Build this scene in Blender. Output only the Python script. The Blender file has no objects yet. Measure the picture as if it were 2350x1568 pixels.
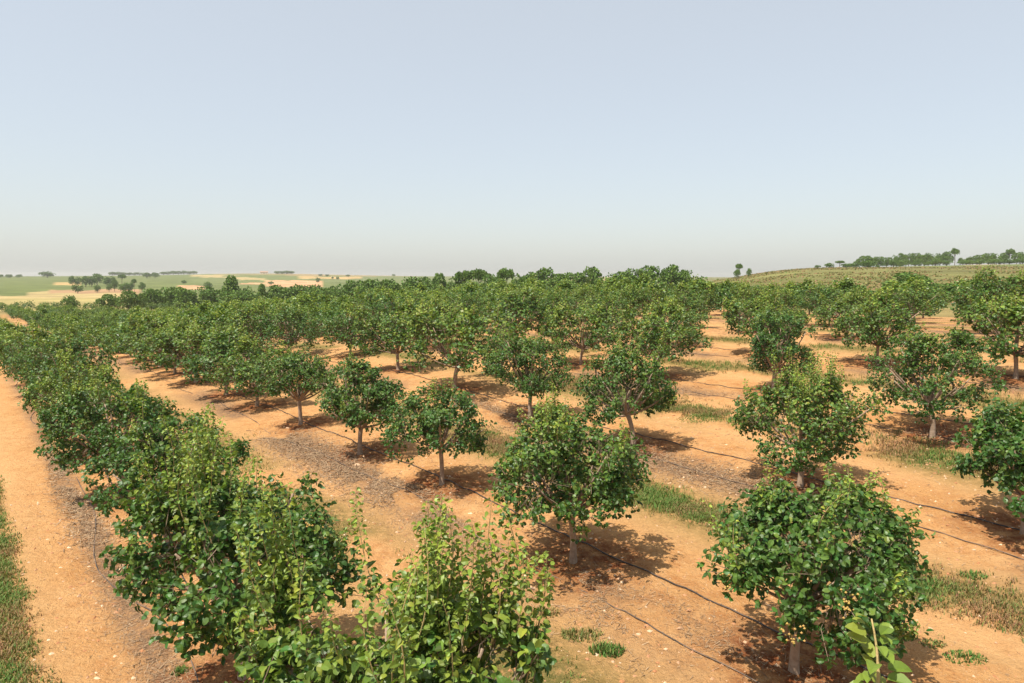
import bpy, math, random
import numpy as np
from mathutils import Matrix

# ------------------------------------------------------------------ camera, sky, sun, exposure
sc = bpy.context.scene
CAM_H = 4.5
PITCH = math.radians(5.5)
FPX, CX, CY = 1567.0, 1175.0, 784.0          # photograph measured at 2350 px wide
cam_d = bpy.data.cameras.new('camera'); cam = bpy.data.objects.new('camera', cam_d)
sc.collection.objects.link(cam)
cam_d.sensor_width = 36.0; cam_d.lens = 36.0 * FPX / 2350.0
cam_d.clip_start = 0.05; cam_d.clip_end = 20000
cam.location = (0, 0, CAM_H); cam.rotation_euler = (math.radians(90) - PITCH, 0, 0)
sc.camera = cam

SUN_EL = math.radians(64.0)
SUN_TO = np.array([0.55, 0.52]); SUN_TO = SUN_TO / np.linalg.norm(SUN_TO)   # the way shadows fall
world = bpy.data.worlds.new('World'); sc.world = world; world.use_nodes = True
wn, wl = world.node_tree.nodes, world.node_tree.links
bg = wn['Background']
sky = wn.new('ShaderNodeTexSky'); sky.sky_type = 'NISHITA'; sky.sun_disc = False
sky.sun_elevation = SUN_EL
sky.sun_rotation = math.atan2(-SUN_TO[0], -SUN_TO[1])
sky.altitude = 0; sky.air_density = 1.0; sky.dust_density = 1.9; sky.ozone_density = 2.0
wl.new(sky.outputs[0], bg.inputs[0]); bg.inputs[1].default_value = 0.052
veil = wn.new('ShaderNodeBackground'); veil.inputs[0].default_value = (.318, .324, .312, 1)      # the even summer haze in the air, all round
add = wn.new('ShaderNodeAddShader'); wl.new(bg.outputs[0], add.inputs[0]); wl.new(veil.outputs[0], add.inputs[1])
wl.new(add.outputs[0], wn['World Output'].inputs[0])
sun_d = bpy.data.lights.new('sun', 'SUN'); sun = bpy.data.objects.new('sun', sun_d)
sc.collection.objects.link(sun)
sun_d.energy = 5.0; sun_d.angle = math.radians(0.6); sun_d.color = (1.0, 0.93, 0.80)
ldir = np.array([SUN_TO[0] * math.cos(SUN_EL), SUN_TO[1] * math.cos(SUN_EL), -math.sin(SUN_EL)])
from mathutils import Vector
sun.rotation_euler = Vector(ldir).to_track_quat('-Z', 'Y').to_euler()
sun.location = (-20, -20, 40)
sc.view_settings.view_transform = 'Standard'; sc.view_settings.look = 'None'
sc.view_settings.exposure = 0.60; sc.view_settings.gamma = 1.0
sc.cycles.use_denoising = True
sc.cycles.max_bounces = 6; sc.cycles.diffuse_bounces = 3; sc.cycles.glossy_bounces = 2
sc.cycles.transmission_bounces = 3; sc.cycles.transparent_max_bounces = 4; sc.cycles.volume_bounces = 0

# ------------------------------------------------------------------ small helpers
COL = sc.collection
def rng(s): return np.random.default_rng(s)
def norm(a): return a / np.maximum(np.linalg.norm(a, axis=-1, keepdims=True), 1e-9)

def tag(o, label=None, cat=None, group=None, kind=None):
    if label: o['label'] = label
    if cat: o['category'] = cat
    if group: o['group'] = group
    if kind: o['kind'] = kind
    return o

def make_mesh(name, V, F, mats=(), attrs=None, smooth=False):
    """V (n,3); F: array (m,k) or list of arrays; attrs: {name: per-vertex float array or (n,3) colours}"""
    me = bpy.data.meshes.new(name)
    Fs = F if isinstance(F, list) else [F]
    Fs = [f for f in Fs if len(f)]
    loops = np.concatenate([f.ravel() for f in Fs]).astype(np.int32)
    tot = np.concatenate([np.full(len(f), f.shape[1], np.int32) for f in Fs])
    st = np.concatenate([[0], np.cumsum(tot)[:-1]]).astype(np.int32)
    me.vertices.add(len(V)); me.vertices.foreach_set('co', np.asarray(V, np.float32).ravel())
    me.loops.add(len(loops)); me.loops.foreach_set('vertex_index', loops)
    me.polygons.add(len(tot)); me.polygons.foreach_set('loop_start', st)
    me.polygons.foreach_set('loop_total', tot)
    me.polygons.foreach_set('use_smooth', np.full(len(tot), bool(smooth)))
    for m in mats: me.materials.append(m)
    for k, a in (attrs or {}).items():
        a = np.asarray(a, np.float32)
        if a.ndim == 1:
            at = me.attributes.new(k, 'FLOAT', 'POINT'); at.data.foreach_set('value', a)
        else:
            at = me.attributes.new(k, 'FLOAT_COLOR', 'POINT')
            at.data.foreach_set('color', np.c_[a, np.ones(len(a))].astype(np.float32).ravel())
    me.update(calc_edges=True)
    return me

def obj(name, me, parent=None, loc=None):
    o = bpy.data.objects.new(name, me); COL.objects.link(o)
    if parent is not None: o.parent = parent
    if loc is not None: o.location = loc
    return o

def empty(name, loc, rz=0.0, s=1.0):
    o = bpy.data.objects.new(name, None); COL.objects.link(o)
    o.empty_display_size = 0.2
    o.location = loc; o.rotation_euler = (0, 0, rz)
    o.scale = (s, s, s) if not hasattr(s, '__len__') else s
    return o

class Acc:                                    # collects pieces of one mesh
    def __init__(self): self.V = []; self.F = {}; self.A = {}; self.n = 0
    def add(self, V, F, **attrs):
        self.V.append(V)
        for f in (F if isinstance(F, list) else [F]):
            self.F.setdefault(f.shape[1], []).append(f + self.n)
        for k, a in attrs.items(): self.A.setdefault(k, []).append(np.broadcast_to(a, (len(V),)) if np.ndim(a) < 2 else a)
        self.n += len(V)
    def mesh(self, name, mats, smooth=False):
        if not self.n: return None
        return make_mesh(name, np.concatenate(self.V), [np.concatenate(f) for f in self.F.values()], mats,
                         {k: np.concatenate(a) for k, a in self.A.items()}, smooth)

def tube(path, rad, sides=6, cap=True):
    path = np.asarray(path, float); n = len(path)
    rad = np.broadcast_to(rad, (n,)).astype(float)
    t = norm(np.gradient(path, axis=0))
    ref = np.array([0.31, 0.95, 0.02]) if abs(t[0][2]) > .7 else np.array([0, 0, 1.0])
    a = norm(np.cross(t, ref)); b = np.cross(t, a)
    th = np.linspace(0, 2 * np.pi, sides, endpoint=False)
    V = (path[:, None] + rad[:, None, None] * (np.cos(th)[None, :, None] * a[:, None] + np.sin(th)[None, :, None] * b[:, None])).reshape(-1, 3)
    i = np.arange(n - 1)[:, None] * sides; j = np.arange(sides)[None]; k = (j + 1) % sides
    F = np.stack([i + j, i + k, i + sides + k, i + sides + j], -1).reshape(-1, 4)
    Fs = [F]
    if cap:
        V = np.concatenate([V, path[-1:]]); e = (n - 1) * sides
        jj = np.arange(sides)
        Fs.append(np.stack([e + jj, e + (jj + 1) % sides, np.full(sides, n * sides)], -1))
    return V, Fs

def bez(p0, p1, p2, n):
    t = np.linspace(0, 1, n)[:, None]
    return (1 - t) ** 2 * p0 + 2 * t * (1 - t) * p1 + t * t * p2

def sticks(P0, P1, r):                        # many 3-sided sticks at once
    n = len(P0); d = norm(P1 - P0)
    a = norm(np.cross(d, np.array([0.33, 0.2, 0.92]))); b = np.cross(d, a)
    th = np.array([0, 2.0944, 4.1888]); r = np.broadcast_to(r, (n,))[:, None, None]
    ring = np.cos(th)[None, :, None] * a[:, None] + np.sin(th)[None, :, None] * b[:, None]
    V = np.concatenate([P0[:, None] + ring * r, P1[:, None] + ring * r * .6], 1).reshape(-1, 3)
    base = np.arange(n)[:, None] * 6
    q = np.array([[0, 1, 4, 3], [1, 2, 5, 4], [2, 0, 3, 5]])
    F = (base[:, None] + q[None]).reshape(-1, 4) if False else (base[:, :, None] + q[None]).reshape(-1, 4)
    return V, F

# leaf templates: x = along the blade, y = across, z = up from the blade
LEAF_HI_V = np.array([[0, 0, 0], [.06, .22, .05], [.34, .41, .09], [.66, .39, .08], [.90, .20, -.02], [1.0, 0, -.14],
                      [.90, -.20, -.02], [.66, -.39, .08], [.34, -.41, .09], [.06, -.22, .05], [.36, 0, .0], [.70, 0, -.03]])
LEAF_HI_F3 = np.array([[0, 10, 1], [0, 9, 10], [11, 5, 4], [11, 6, 5], [1, 10, 2], [10, 9, 8], [11, 4, 3], [11, 7, 6]])
LEAF_HI_F4 = np.array([[10, 11, 3, 2], [8, 7, 11, 10]])
LEAF_MD_V = np.array([[0, 0, 0], [.5, .42, .08], [1, 0, -.12], [.5, -.42, .08], [.5, 0, 0]])
LEAF_MD_F3 = np.array([[0, 4, 1], [4, 2, 1], [0, 3, 4], [4, 3, 2]])
LEAF_LO_V = np.array([[0, 0, 0], [.5, .5, .05], [1, 0, -.08], [.5, -.5, .05]])
LEAF_LO_F3 = np.array([[0, 2, 1], [0, 3, 2]])
LEAF_H2_V = np.array([[0, 0, 0], [.26, .36, .08], [.70, .38, .06], [1.0, 0, -.14], [.70, -.38, .06], [.26, -.36, .08], [.34, 0, .0], [.70, 0, -.03]])
LEAF_H2_F3 = np.array([[0, 6, 1], [0, 5, 6], [7, 3, 2], [7, 4, 3]])
LEAF_H2_F4 = np.array([[6, 7, 2, 1], [5, 4, 7, 6]])
LEAFT = {'h2': (LEAF_H2_V, [LEAF_H2_F3, LEAF_H2_F4]), 'hi': (LEAF_HI_V, [LEAF_HI_F3, LEAF_HI_F4]), 'md': (LEAF_MD_V, [LEAF_MD_F3]), 'lo': (LEAF_LO_V, [LEAF_LO_F3])}

def leaf_geo(P, D, N, S, lod, curl=None):
    """P base points, D blade direction, N wanted normal, S size"""
    T, Fs = LEAFT[lod]
    x = norm(D); z = norm(N - (N * x).sum(-1, keepdims=True) * x); y = np.cross(z, x)
    n = len(P); m = len(T)
    T = np.broadcast_to(T, (n, m, 3)).copy()
    if curl is not None:
        T[:, :, 2] += -curl[:, None] * T[:, :, 0] ** 2 + 0.9 * curl[:, None] * np.abs(T[:, :, 1])
    V = P[:, None] + S[:, None, None] * (T[:, :, 0:1] * x[:, None] + T[:, :, 1:2] * y[:, None] + T[:, :, 2:3] * z[:, None])
    base = np.arange(n)[:, None, None] * m
    return V.reshape(-1, 3), [(base + f[None]).reshape(-1, f.shape[1]) for f in Fs], m

# value noise ------------------------------------------------------
_h = rng(77).random((256, 256))
def vnoise(x, y):
    xi = np.floor(x).astype(int); yi = np.floor(y).astype(int)
    fx = x - xi; fy = y - yi; fx = fx * fx * (3 - 2 * fx); fy = fy * fy * (3 - 2 * fy)
    g = lambda a, b: _h[a & 255, b & 255]
    return (g(xi, yi) * (1 - fx) + g(xi + 1, yi) * fx) * (1 - fy) + (g(xi, yi + 1) * (1 - fx) + g(xi + 1, yi + 1) * fx) * fy
def fbm(x, y, o=4):
    s = 0; a = .5
    for k in range(o): s = s + a * vnoise(x * 2 ** k + 17.3 * k, y * 2 ** k + 9.1 * k); a *= .5
    return s / (1 - .5 ** o)
def sstep(a, b, x):
    t = np.clip((x - a) / (b - a), 0, 1); return t * t * (3 - 2 * t)

# ------------------------------------------------------------------ terrain
RS = np.array([0, 10, 20, 30, 45, 70, 100, 150, 220, 320, 460, 700, 1000, 1500, 2500, 5500], float)
PXC = [-900, 0, 300, 600, 900, 1200, 1500, 1800, 2100, 2350, 3200]
TZ = np.array([
 [0, 0, 0, -.05, -.35, -1.3, -2.0, -2.6, -4.4, -5.0, -5.0, -3.0, 0.5, 4.0, 1, -15],
 [0, 0, 0, -.05, -.35, -1.3, -2.0, -2.6, -4.4, -5.0, -5.0, -3.0, 0.5, 4.0, 1, -15],
 [0, 0, 0, 0, -.3, -1.2, -2.0, -2.9, -4.7, -5.5, -5.2, -3.0, 1.0, 5.5, 2, -15],
 [0, 0, 0, .1, .15, -.35, -1.6, -3.4, -5.0, -7.0, -7.5, -5.0, 1.0, 13.0, 6, -15],
 [0, 0, .22, .9, 1.05, .6, -.5, -2.2, -4.5, -7.0, -8.0, -7.0, -3.0, 5.0, 2, -15],
 [0, 0, .30, 1.3, 1.75, 1.4, .1, -1.4, -3.5, -6.0, -7.0, -6.0, -3.0, 2.5, 1, -15],
 [0, 0, .5, 1.5, 2.1, 1.7, .4, -1.0, -2.0, -3.0, -3.0, -3.0, -1.0, 2.0, 0, -15],
 [0, 0, .72, 1.9, 2.0, 1.1, .3, 1.2, 6.6, 8.8, 5.0, 2.0, 0.0, 0.0, 0, -15],
 [0, 0, .8, 2.15, 2.0, 1.0, .3, 1.5, 5.5, 8.0, 11.0, 6.0, 3.0, 0.0, 0, -15],
 [0, 0, .85, 2.2, 2.1, 1.1, .5, 2.0, 5.2, 7.8, 11.5, 9.0, 4.0, 0.0, 0, -15],
 [0, 0, .85, 2.3, 2.3, 1.6, .8, 2.0, 5.2, 7.8, 11.5, 9.0, 4.0, 0.0, 0, -15]])
AZC = np.array([-180] + [math.degrees(math.atan((p - CX) / FPX)) for p in PXC] + [180.0])
TZ = np.concatenate([TZ[:1] * .3, TZ, TZ[:1] * .3])
LRD = np.linspace(math.log(8), math.log(5508), 260)
AZD = np.linspace(-180, 180, 721)
def _gs(a, ax, sg):
    k = np.exp(-.5 * (np.arange(-3 * sg, 3 * sg + 1) / sg) ** 2); k /= k.sum(); p = len(k) // 2
    pad = [(0, 0), (0, 0)]; pad[ax] = (p, p)
    return np.apply_along_axis(lambda v: np.convolve(v, k, 'valid'), ax, np.pad(a, pad, mode='edge'))
_t = np.stack([np.interp(LRD, np.log(RS + 8), row) for row in TZ])
_t = np.stack([np.interp(AZD, AZC, _t[:, i]) for i in range(len(LRD))], 1)
TAB = _gs(_gs(_t, 1, 6), 0, 5)
def macro(x, y):
    r = np.hypot(x, y); az = np.degrees(np.arctan2(x, y))
    fi = np.clip((az + 180) * 2, 0, 719.999); fj = np.clip((np.log(r + 8) - LRD[0]) / (LRD[1] - LRD[0]), 0, 258.999)
    i = fi.astype(int); j = fj.astype(int); a = fi - i; b = fj - j
    return (TAB[i, j] * (1 - a) + TAB[i + 1, j] * a) * (1 - b) + (TAB[i, j + 1] * (1 - a) + TAB[i + 1, j + 1] * a) * b

ROW_AZ = math.radians(38.7)
U = np.array([-math.sin(ROW_AZ), math.cos(ROW_AZ)]); Vv = np.array([math.cos(ROW_AZ), math.sin(ROW_AZ)])
ROWS = [2.1 + 5.4 * k for k in range(10)]
def uv(x, y): return x * U[0] + y * U[1], x * Vv[0] + y * Vv[1]
def xy(u, v): return u * U[0] + v * Vv[0], u * U[1] + v * Vv[1]
def micro(x, y):
    r = np.hypot(x, y); u, v = uv(x, y)
    f = 1 - sstep(45, 110, r)
    row = np.abs(((v - 2.1 + 2.7) % 5.4) - 2.7)                       # distance to nearest tree line
    berm = .07 * np.exp(-(row / .75) ** 2)
    rough = .35 + .65 * np.exp(-(row / 1.4) ** 2)
    rut = -.025 * (np.exp(-((row - 1.75) / .16) ** 2))
    m = berm + rut + rough * (.07 * (fbm(x * .9, y * .9, 3) - .5) + .075 * (fbm(x * 4.3, y * 4.3, 3) - .5))
    far = .5 * sstep(60, 160, r) * (fbm(x * .05, y * .05, 3) - .5)
    return f * m + far
def height(x, y):
    x = np.asarray(x, float); y = np.asarray(y, float)
    return macro(x, y) + micro(x, y)
def hz(x, y): return float(height(np.array([x]), np.array([y]))[0])

def ray(px, py):
    X = (px - CX) / FPX; Z = -(py - CY) / FPX
    return np.array([X, math.cos(PITCH) + Z * math.sin(PITCH), -math.sin(PITCH) + Z * math.cos(PITCH)])
def ground_at(px, py, tmax=4000):
    d = ray(px, py); t = np.exp(np.linspace(math.log(2), math.log(tmax), 6000))
    below = (CAM_H + d[2] * t) < macro(d[0] * t, d[1] * t) + .035
    k = int(np.argmax(below)) if below.any() else len(t) - 1
    return d[0] * t[k], d[1] * t[k]

# ------------------------------------------------------------------ materials
def new_mat(name):
    m = bpy.data.materials.new(name); m.use_nodes = True
    nt = m.node_tree; b = nt.nodes['Principled BSDF']
    return m, nt, b
def N(nt, t, **kw):
    n = nt.nodes.new(t)
    for k, v in kw.items(): setattr(n, k, v)
    return n
def mixc(nt, fac, a, b, bt='MIX'):
    n = N(nt, 'ShaderNodeMix', data_type='RGBA', blend_type=bt)
    for s, v in ((n.inputs[0], fac), (n.inputs[6], a), (n.inputs[7], b)):
        if hasattr(v, 'links'): nt.links.new(v, s)
        elif np.ndim(v): s.default_value = (*v, 1)
        else: s.default_value = v
    return n.outputs[2]
def attr(nt, name, col=False):
    n = N(nt, 'ShaderNodeAttribute', attribute_name=name)
    return n.outputs[0] if col else n.outputs[2]
def noise(nt, scale, detail=4, rough=.6, vec=None):
    n = N(nt, 'ShaderNodeTexNoise'); n.inputs['Scale'].default_value = scale
    n.inputs['Detail'].default_value = detail; n.inputs['Roughness'].default_value = rough
    if vec is None:
        tc = nt.nodes.get('TC') or N(nt, 'ShaderNodeTexCoord', name='TC'); vec = tc.outputs['Object']
    nt.links.new(vec, n.inputs['Vector']); return n.outputs[0]
def ramp(nt, fac, p0, p1):
    n = N(nt, 'ShaderNodeMapRange'); nt.links.new(fac, n.inputs[0])
    n.inputs[1].default_value = p0; n.inputs[2].default_value = p1; return n.outputs[0]
def math_(nt, op, a, b):
    n = N(nt, 'ShaderNodeMath', operation=op)
    for s, v in zip(n.inputs, (a, b)):
        if hasattr(v, 'links'): nt.links.new(v, s)
        else: s.default_value = v
    return n.outputs[0]
def bump(nt, b, h, strength, dist):
    n = N(nt, 'ShaderNodeBump'); n.inputs['Strength'].default_value = strength; n.inputs['Distance'].default_value = dist
    nt.links.new(h, n.inputs['Height']); nt.links.new(n.outputs[0], b.inputs['Normal'])

def leaf_material(name, old, young, back, rough=.42, trans=.22, spec=.45):
    m, nt, b = new_mat(name)
    c = mixc(nt, attr(nt, 'young'), old, young)
    hv = N(nt, 'ShaderNodeHueSaturation'); nt.links.new(c, hv.inputs['Color'])
    oi = N(nt, 'ShaderNodeObjectInfo')
    hv.inputs['Saturation'].default_value = 1.0
    t = attr(nt, 'tint')
    nt.links.new(math_(nt, 'ADD', math_(nt, 'MULTIPLY', t, .85), .58), hv.inputs['Value'])
    hue = math_(nt, 'ADD', math_(nt, 'MULTIPLY', attr(nt, 'hue'), .05), .475)
    nt.links.new(hue, hv.inputs['Hue'])
    geo = N(nt, 'ShaderNodeNewGeometry')
    c2 = mixc(nt, geo.outputs['Backfacing'], hv.outputs[0], mixc(nt, .55, hv.outputs[0], back))
    nt.links.new(c2, b.inputs['Base Color'])
    b.inputs['Roughness'].default_value = rough; b.inputs['Specular IOR Level'].default_value = spec
    tr = N(nt, 'ShaderNodeBsdfTranslucent')
    nt.links.new(mixc(nt, 1.0, hv.outputs[0], (1.5, 1.6, .7), 'MULTIPLY'), tr.inputs[0])
    mx = N(nt, 'ShaderNodeMixShader'); mx.inputs[0].default_value = trans
    nt.links.new(b.outputs[0], mx.inputs[1]); nt.links.new(tr.outputs[0], mx.inputs[2])
    nt.links.new(mx.outputs[0], nt.nodes['Material Output'].inputs[0])
    return m
def bark_material(name, c1, c2, scale):
    m, nt, b = new_mat(name)
    n1 = noise(nt, scale, 5, .65); nt.links.new(mixc(nt, ramp(nt, n1, .35, .68), c1, c2), b.inputs['Base Color'])
    b.inputs['Roughness'].default_value = .9; bump(nt, b, noise(nt, scale * 3, 4), .5, .01)
    return m

M_LEAF = leaf_material('pistachio_leaf', (.036, .096, .016), (.22, .275, .036), (.12, .20, .07), rough=.45, trans=.22, spec=.38)
M_PINE = leaf_material('pine_needles', (.080, .150, .027), (.145, .215, .035), (.06, .12, .03), rough=.6, trans=.15, spec=.25)
M_WEED = leaf_material('weed_green', (.095, .175, .036), (.29, .165, .085), (.10, .14, .05), rough=.6, trans=.2, spec=.2)
M_BARK = bark_material('pistachio_bark', (.23, .155, .105), (.36, .27, .20), 14)
M_STEM = bark_material('green_shoot_stem', (.33, .26, .10), (.42, .30, .14), 30)
M_TWIG = bark_material('twig_bark', (.16, .11, .075), (.26, .19, .13), 22)
M_PBARK = bark_material('pine_bark', (.10, .065, .045), (.19, .13, .095), 3)
M_NUT = bark_material('pistachio_nut_husk', (.40, .31, .07), (.42, .20, .08), 25)
M_HOSE, _nt, _b = new_mat('black_polyethylene'); _b.inputs['Roughness'].default_value = .5
_nt.links.new(mixc(_nt, ramp(_nt, noise(_nt, 6), .4, .7), (.022, .020, .02), (.11, .075, .055)), _b.inputs['Base Color'])
M_HOSE2, _nt, _b = new_mat('dusty_black_polyethylene'); _b.inputs['Roughness'].default_value = .7
_nt.links.new(mixc(_nt, ramp(_nt, noise(_nt, 4), .35, .65), (.035, .030, .028), (.20, .13, .085)), _b.inputs['Base Color'])
M_LITTER, _nt, _b = new_mat('dry_twig_litter'); _b.inputs['Roughness'].default_value = .95
_nt.links.new(mixc(_nt, attr(_nt, 'tint'), (.15, .085, .045), (.36, .25, .15)), _b.inputs['Base Color'])
M_STONE, _nt, _b = new_mat('limestone_pebble'); _b.inputs['Roughness'].default_value = .95
_nt.links.new(mixc(_nt, attr(_nt, 'tint'), (.36, .16, .07), (.62, .46, .31)), _b.inputs['Base Color'])

# the ground: orange soil, litter, moist patches with tree shade painted in, and far fields by attribute
M_GROUND, nt, b = new_mat('orange_soil')
n_big = noise(nt, .55, 4, .6); n_mid = noise(nt, 3.5, 5, .65); n_fine = noise(nt, 28, 4, .7); n_grain = noise(nt, 110, 3, .7)
c = mixc(nt, ramp(nt, n_big, .35, .65), (.49, .250, .090), (.59, .330, .142))
c = mixc(nt, ramp(nt, n_mid, .42, .72), c, (.40, .175, .058))
c = mixc(nt, math_(nt, 'MULTIPLY', ramp(nt, n_fine, .5, .8), .55), c, (.30, .115, .038))
c = mixc(nt, math_(nt, 'MULTIPLY', ramp(nt, noise(nt, 13, 5, .75), .52, .66), .5), c, (.60, .37, .185))
c = mixc(nt, math_(nt, 'MULTIPLY', ramp(nt, n_grain, .60, .72), .55), c, (.60, .42, .25))
vo = N(nt, 'ShaderNodeTexVoronoi'); vo.inputs['Scale'].default_value = 34; nt.links.new(nt.nodes['TC'].outputs['Object'], vo.inputs['Vector'])
sep = N(nt, 'ShaderNodeSeparateColor'); nt.links.new(vo.outputs['Color'], sep.inputs[0])
peb = math_(nt, 'MULTIPLY', math_(nt, 'GREATER_THAN', sep.outputs[0], .80), math_(nt, 'LESS_THAN', vo.outputs['Distance'], .30))
c = mixc(nt, math_(nt, 'MULTIPLY', peb, .75), c, mixc(nt, sep.outputs[1], (.30, .12, .045), (.70, .50, .30)))
tr_ = attr(nt, 'track'); c = mixc(nt, math_(nt, 'MULTIPLY', tr_, .6), c, (.56, .325, .145))
lt = math_(nt, 'MULTIPLY', attr(nt, 'litter'), ramp(nt, noise(nt, 9, 6, .75), .30, .52))
c = mixc(nt, lt, c, mixc(nt, ramp(nt, noise(nt, 60, 4, .8), .35, .7), (.15, .085, .048), (.33, .21, .125)))
dp = math_(nt, 'MULTIPLY', attr(nt, 'damp_shade'), ramp(nt, noise(nt, 4.5, 5, .7), .30, .60))
c = mixc(nt, dp, c, (.19, .052, .015))  # dark red of wet soil and of the painted shade under crowns
wd = math_(nt, 'MULTIPLY', attr(nt, 'weed'), ramp(nt, noise(nt, 7, 5, .75), .28, .5))
c = mixc(nt, math_(nt, 'MULTIPLY', wd, .9), c, (.115, .118, .032))
fc = attr(nt, 'field', True)
fmod = mixc(nt, ramp(nt, noise(nt, .035, 6, .75), .38, .66), mixc(nt, 1.0, fc, (.66, .66, .62), 'MULTIPLY'), mixc(nt, 1.0, fc, (1.18, 1.16, 1.10), 'MULTIPLY'))
fmod = mixc(nt, math_(nt, 'MULTIPLY', ramp(nt, noise(nt, .45, 5, .75), .45, .7), .5), fmod, mixc(nt, 1.0, fc, (.55, .6, .5), 'MULTIPLY'))
c = mixc(nt, attr(nt, 'isfield'), c, fmod)
nt.links.new(c, b.inputs['Base Color']); b.inputs['Roughness'].default_value = .97; b.inputs['Specular IOR Level'].default_value = .15
hsum = math_(nt, 'ADD', math_(nt, 'MULTIPLY', peb, .25), math_(nt, 'ADD', math_(nt, 'MULTIPLY', noise(nt, 11, 6, .7), 1.0), math_(nt, 'MULTIPLY', n_fine, .45)))
bump(nt, b, hsum, 1.0, .08)

# ------------------------------------------------------------------ orchard layout (metres; read off the trunks' feet)
LAT = 3.95
ORCH = []                                     # (x, y, row, kind)
def add_px(px, py, row, **kw):
    x, y = ground_at(px, py); ORCH.append(dict(x=x, y=y, row=row, **kw))
def add_uv(u, row, dv=0., **kw):
    x, y = xy(u, ROWS[row] + dv); ORCH.append(dict(x=x, y=y, row=row, **kw))
NEAR_LABELS = {}
# row 0, along the track
add_uv(-.25, 0, key='below'); add_uv(3.85, 0, .0, key='tallshoots'); add_px(560, 1560, 0, key='spires')
add_uv(11.7, 0, .22, key='r0a'); add_uv(15.6, 0, .22, key='r0b'); add_uv(19.5, 0, .22, key='r0c')
# row 1
for px, py, k in ((1822, 1540, 'roundnear'), (1315, 1290, 'roundleft'), (1013, 1117, 'smallgap'), (827, 1045, 'r1d'), (690, 976, 'r1e'), (590, 935, 'r1f'), (520, 908, 'r1g')):
    add_px(px, py, 1, key=k)
# row 2
for px, py, k in ((2350, 1228, 'edge'), (1835, 1118, 'r2a'), (1452, 1030, 'leantrunk'), (1218, 960, 'r2c'), (1044, 895, 'r2d'), (914, 850, 'r2e'), (805, 815, 'r2f')):
    add_px(px, py, 2, key=k)
# row 3
for px, py, k in ((2138, 1000, 'wide'), (1775, 900, 'r3b'), (1510, 868, 'r3c'), (1333, 838, 'r3d'), (1180, 800, 'r3e')):
    add_px(px, py, 3, key=k)
R = rng(5)
have = {}
for t in ORCH:
    u_, v_ = uv(t['x'], t['y']); have[t['row']] = max(have.get(t['row'], -9), u_); t['u'] = u_
for row in range(10):
    u = have.get(row, {4: 2.4, 5: 2.0, 6: 1.5, 7: 3.0, 8: 2.0, 9: 3}.get(row, 0)) + (LAT if row in have else 0)
    lim = {0: 178, 1: 178, 2: 176, 3: 150, 4: 118, 5: 98, 6: 86, 7: 78, 8: 70, 9: 40}[row]
    while u < lim:
        uu = u + R.normal(0, .14); x, y = xy(uu, ROWS[row] + R.normal(0, .12) + (.22 if row == 0 else 0))
        if R.random() > .025: ORCH.append(dict(x=x, y=y, row=row, u=uu, key=None))
        u += LAT
for k in range(26):                           # the hedge-like cross row at the valley end
    x = -128 + k * 3.0 + R.normal(0, .2); ORCH.append(dict(x=x, y=158 + k * .35 + R.normal(0, .4), row=10, u=0, key=None))
for t in ORCH:
    t['r'] = math.hypot(t['x'], t['y']); t['az'] = math.degrees(math.atan2(t['x'], t['y']))
ORCH = [t for t in ORCH if abs(t['az']) < 40.5 or t['r'] < 9]
ORCH = [t for t in ORCH if not (t['r'] < 60 and t['key'] is None and abs(t['az']) > 42)]

# ------------------------------------------------------------------ the ground sheet
azs = np.unique(np.concatenate([np.arange(-180, -46, 4.), np.arange(-46, 46.01, .31), np.arange(46, 180.1, 4.)]))
azs[-1] = 180.0
rr = [0.6]
while rr[-1] < 5400: rr.append(rr[-1] * (1.0115 if rr[-1] < 60 else 1.014 if rr[-1] < 700 else 1.03) + (.03 if rr[-1] < 4 else 0))
rr = np.array(rr)
A, Rr = np.meshgrid(np.radians(azs[:-1]), rr, indexing='ij')
gx = (np.sin(A) * Rr).ravel(); gy = (np.cos(A) * Rr).ravel()
gz = height(gx, gy)
gu, gv = uv(gx, gy); gr = np.hypot(gx, gy)
na, nr = A.shape
litter = np.zeros(len(gx)); damp_shade = np.zeros(len(gx)); weed = np.zeros(len(gx)); track = np.zeros(len(gx))
lat = ((gv - 2.1 + 2.7) % 5.4) - 2.7                                   # signed offset from the tree line
orch_m = (gv > -3.2) & (gv < 54) & (gr < 200)
ln = fbm(gu * .25 + 5, gv * .6, 3)
litter = np.exp(-((lat + .95 + .25 * (fbm(gu * .4, gv * 0 + 3, 2) - .5)) / .62) ** 2) * sstep(.30, .50, ln) * orch_m
litter *= (gv > 4)
litter = np.maximum(litter, .9 * np.exp(-((gv - 1.50) / .25) ** 2) * sstep(.30, .5, fbm(gu * .5, gv * .9, 3)) * (gu < 40))
alley = np.where(gv < -.5, np.abs(gv + .75), np.abs(np.abs(lat) - 2.7))
wn_ = fbm(gu * .33 + 31, gv * .5 + 8, 3)
weed = np.exp(-(alley / .8) ** 2) * sstep(.30, .45, wn_) * orch_m
track = np.exp(-((np.abs(lat) - 1.75) / .55) ** 2) * orch_m * (gr < 120)
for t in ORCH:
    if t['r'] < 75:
        sx, sy = t['x'] + .15, t['y'] + .12  # moist soil plus painted crown shade, shifted the way shadows fall
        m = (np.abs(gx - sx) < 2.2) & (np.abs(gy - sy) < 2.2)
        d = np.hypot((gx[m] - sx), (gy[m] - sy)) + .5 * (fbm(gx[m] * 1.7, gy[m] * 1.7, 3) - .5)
        damp_shade[m] = np.maximum(damp_shade[m], .95 * (1 - sstep(.50, 1.30, d)))
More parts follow.
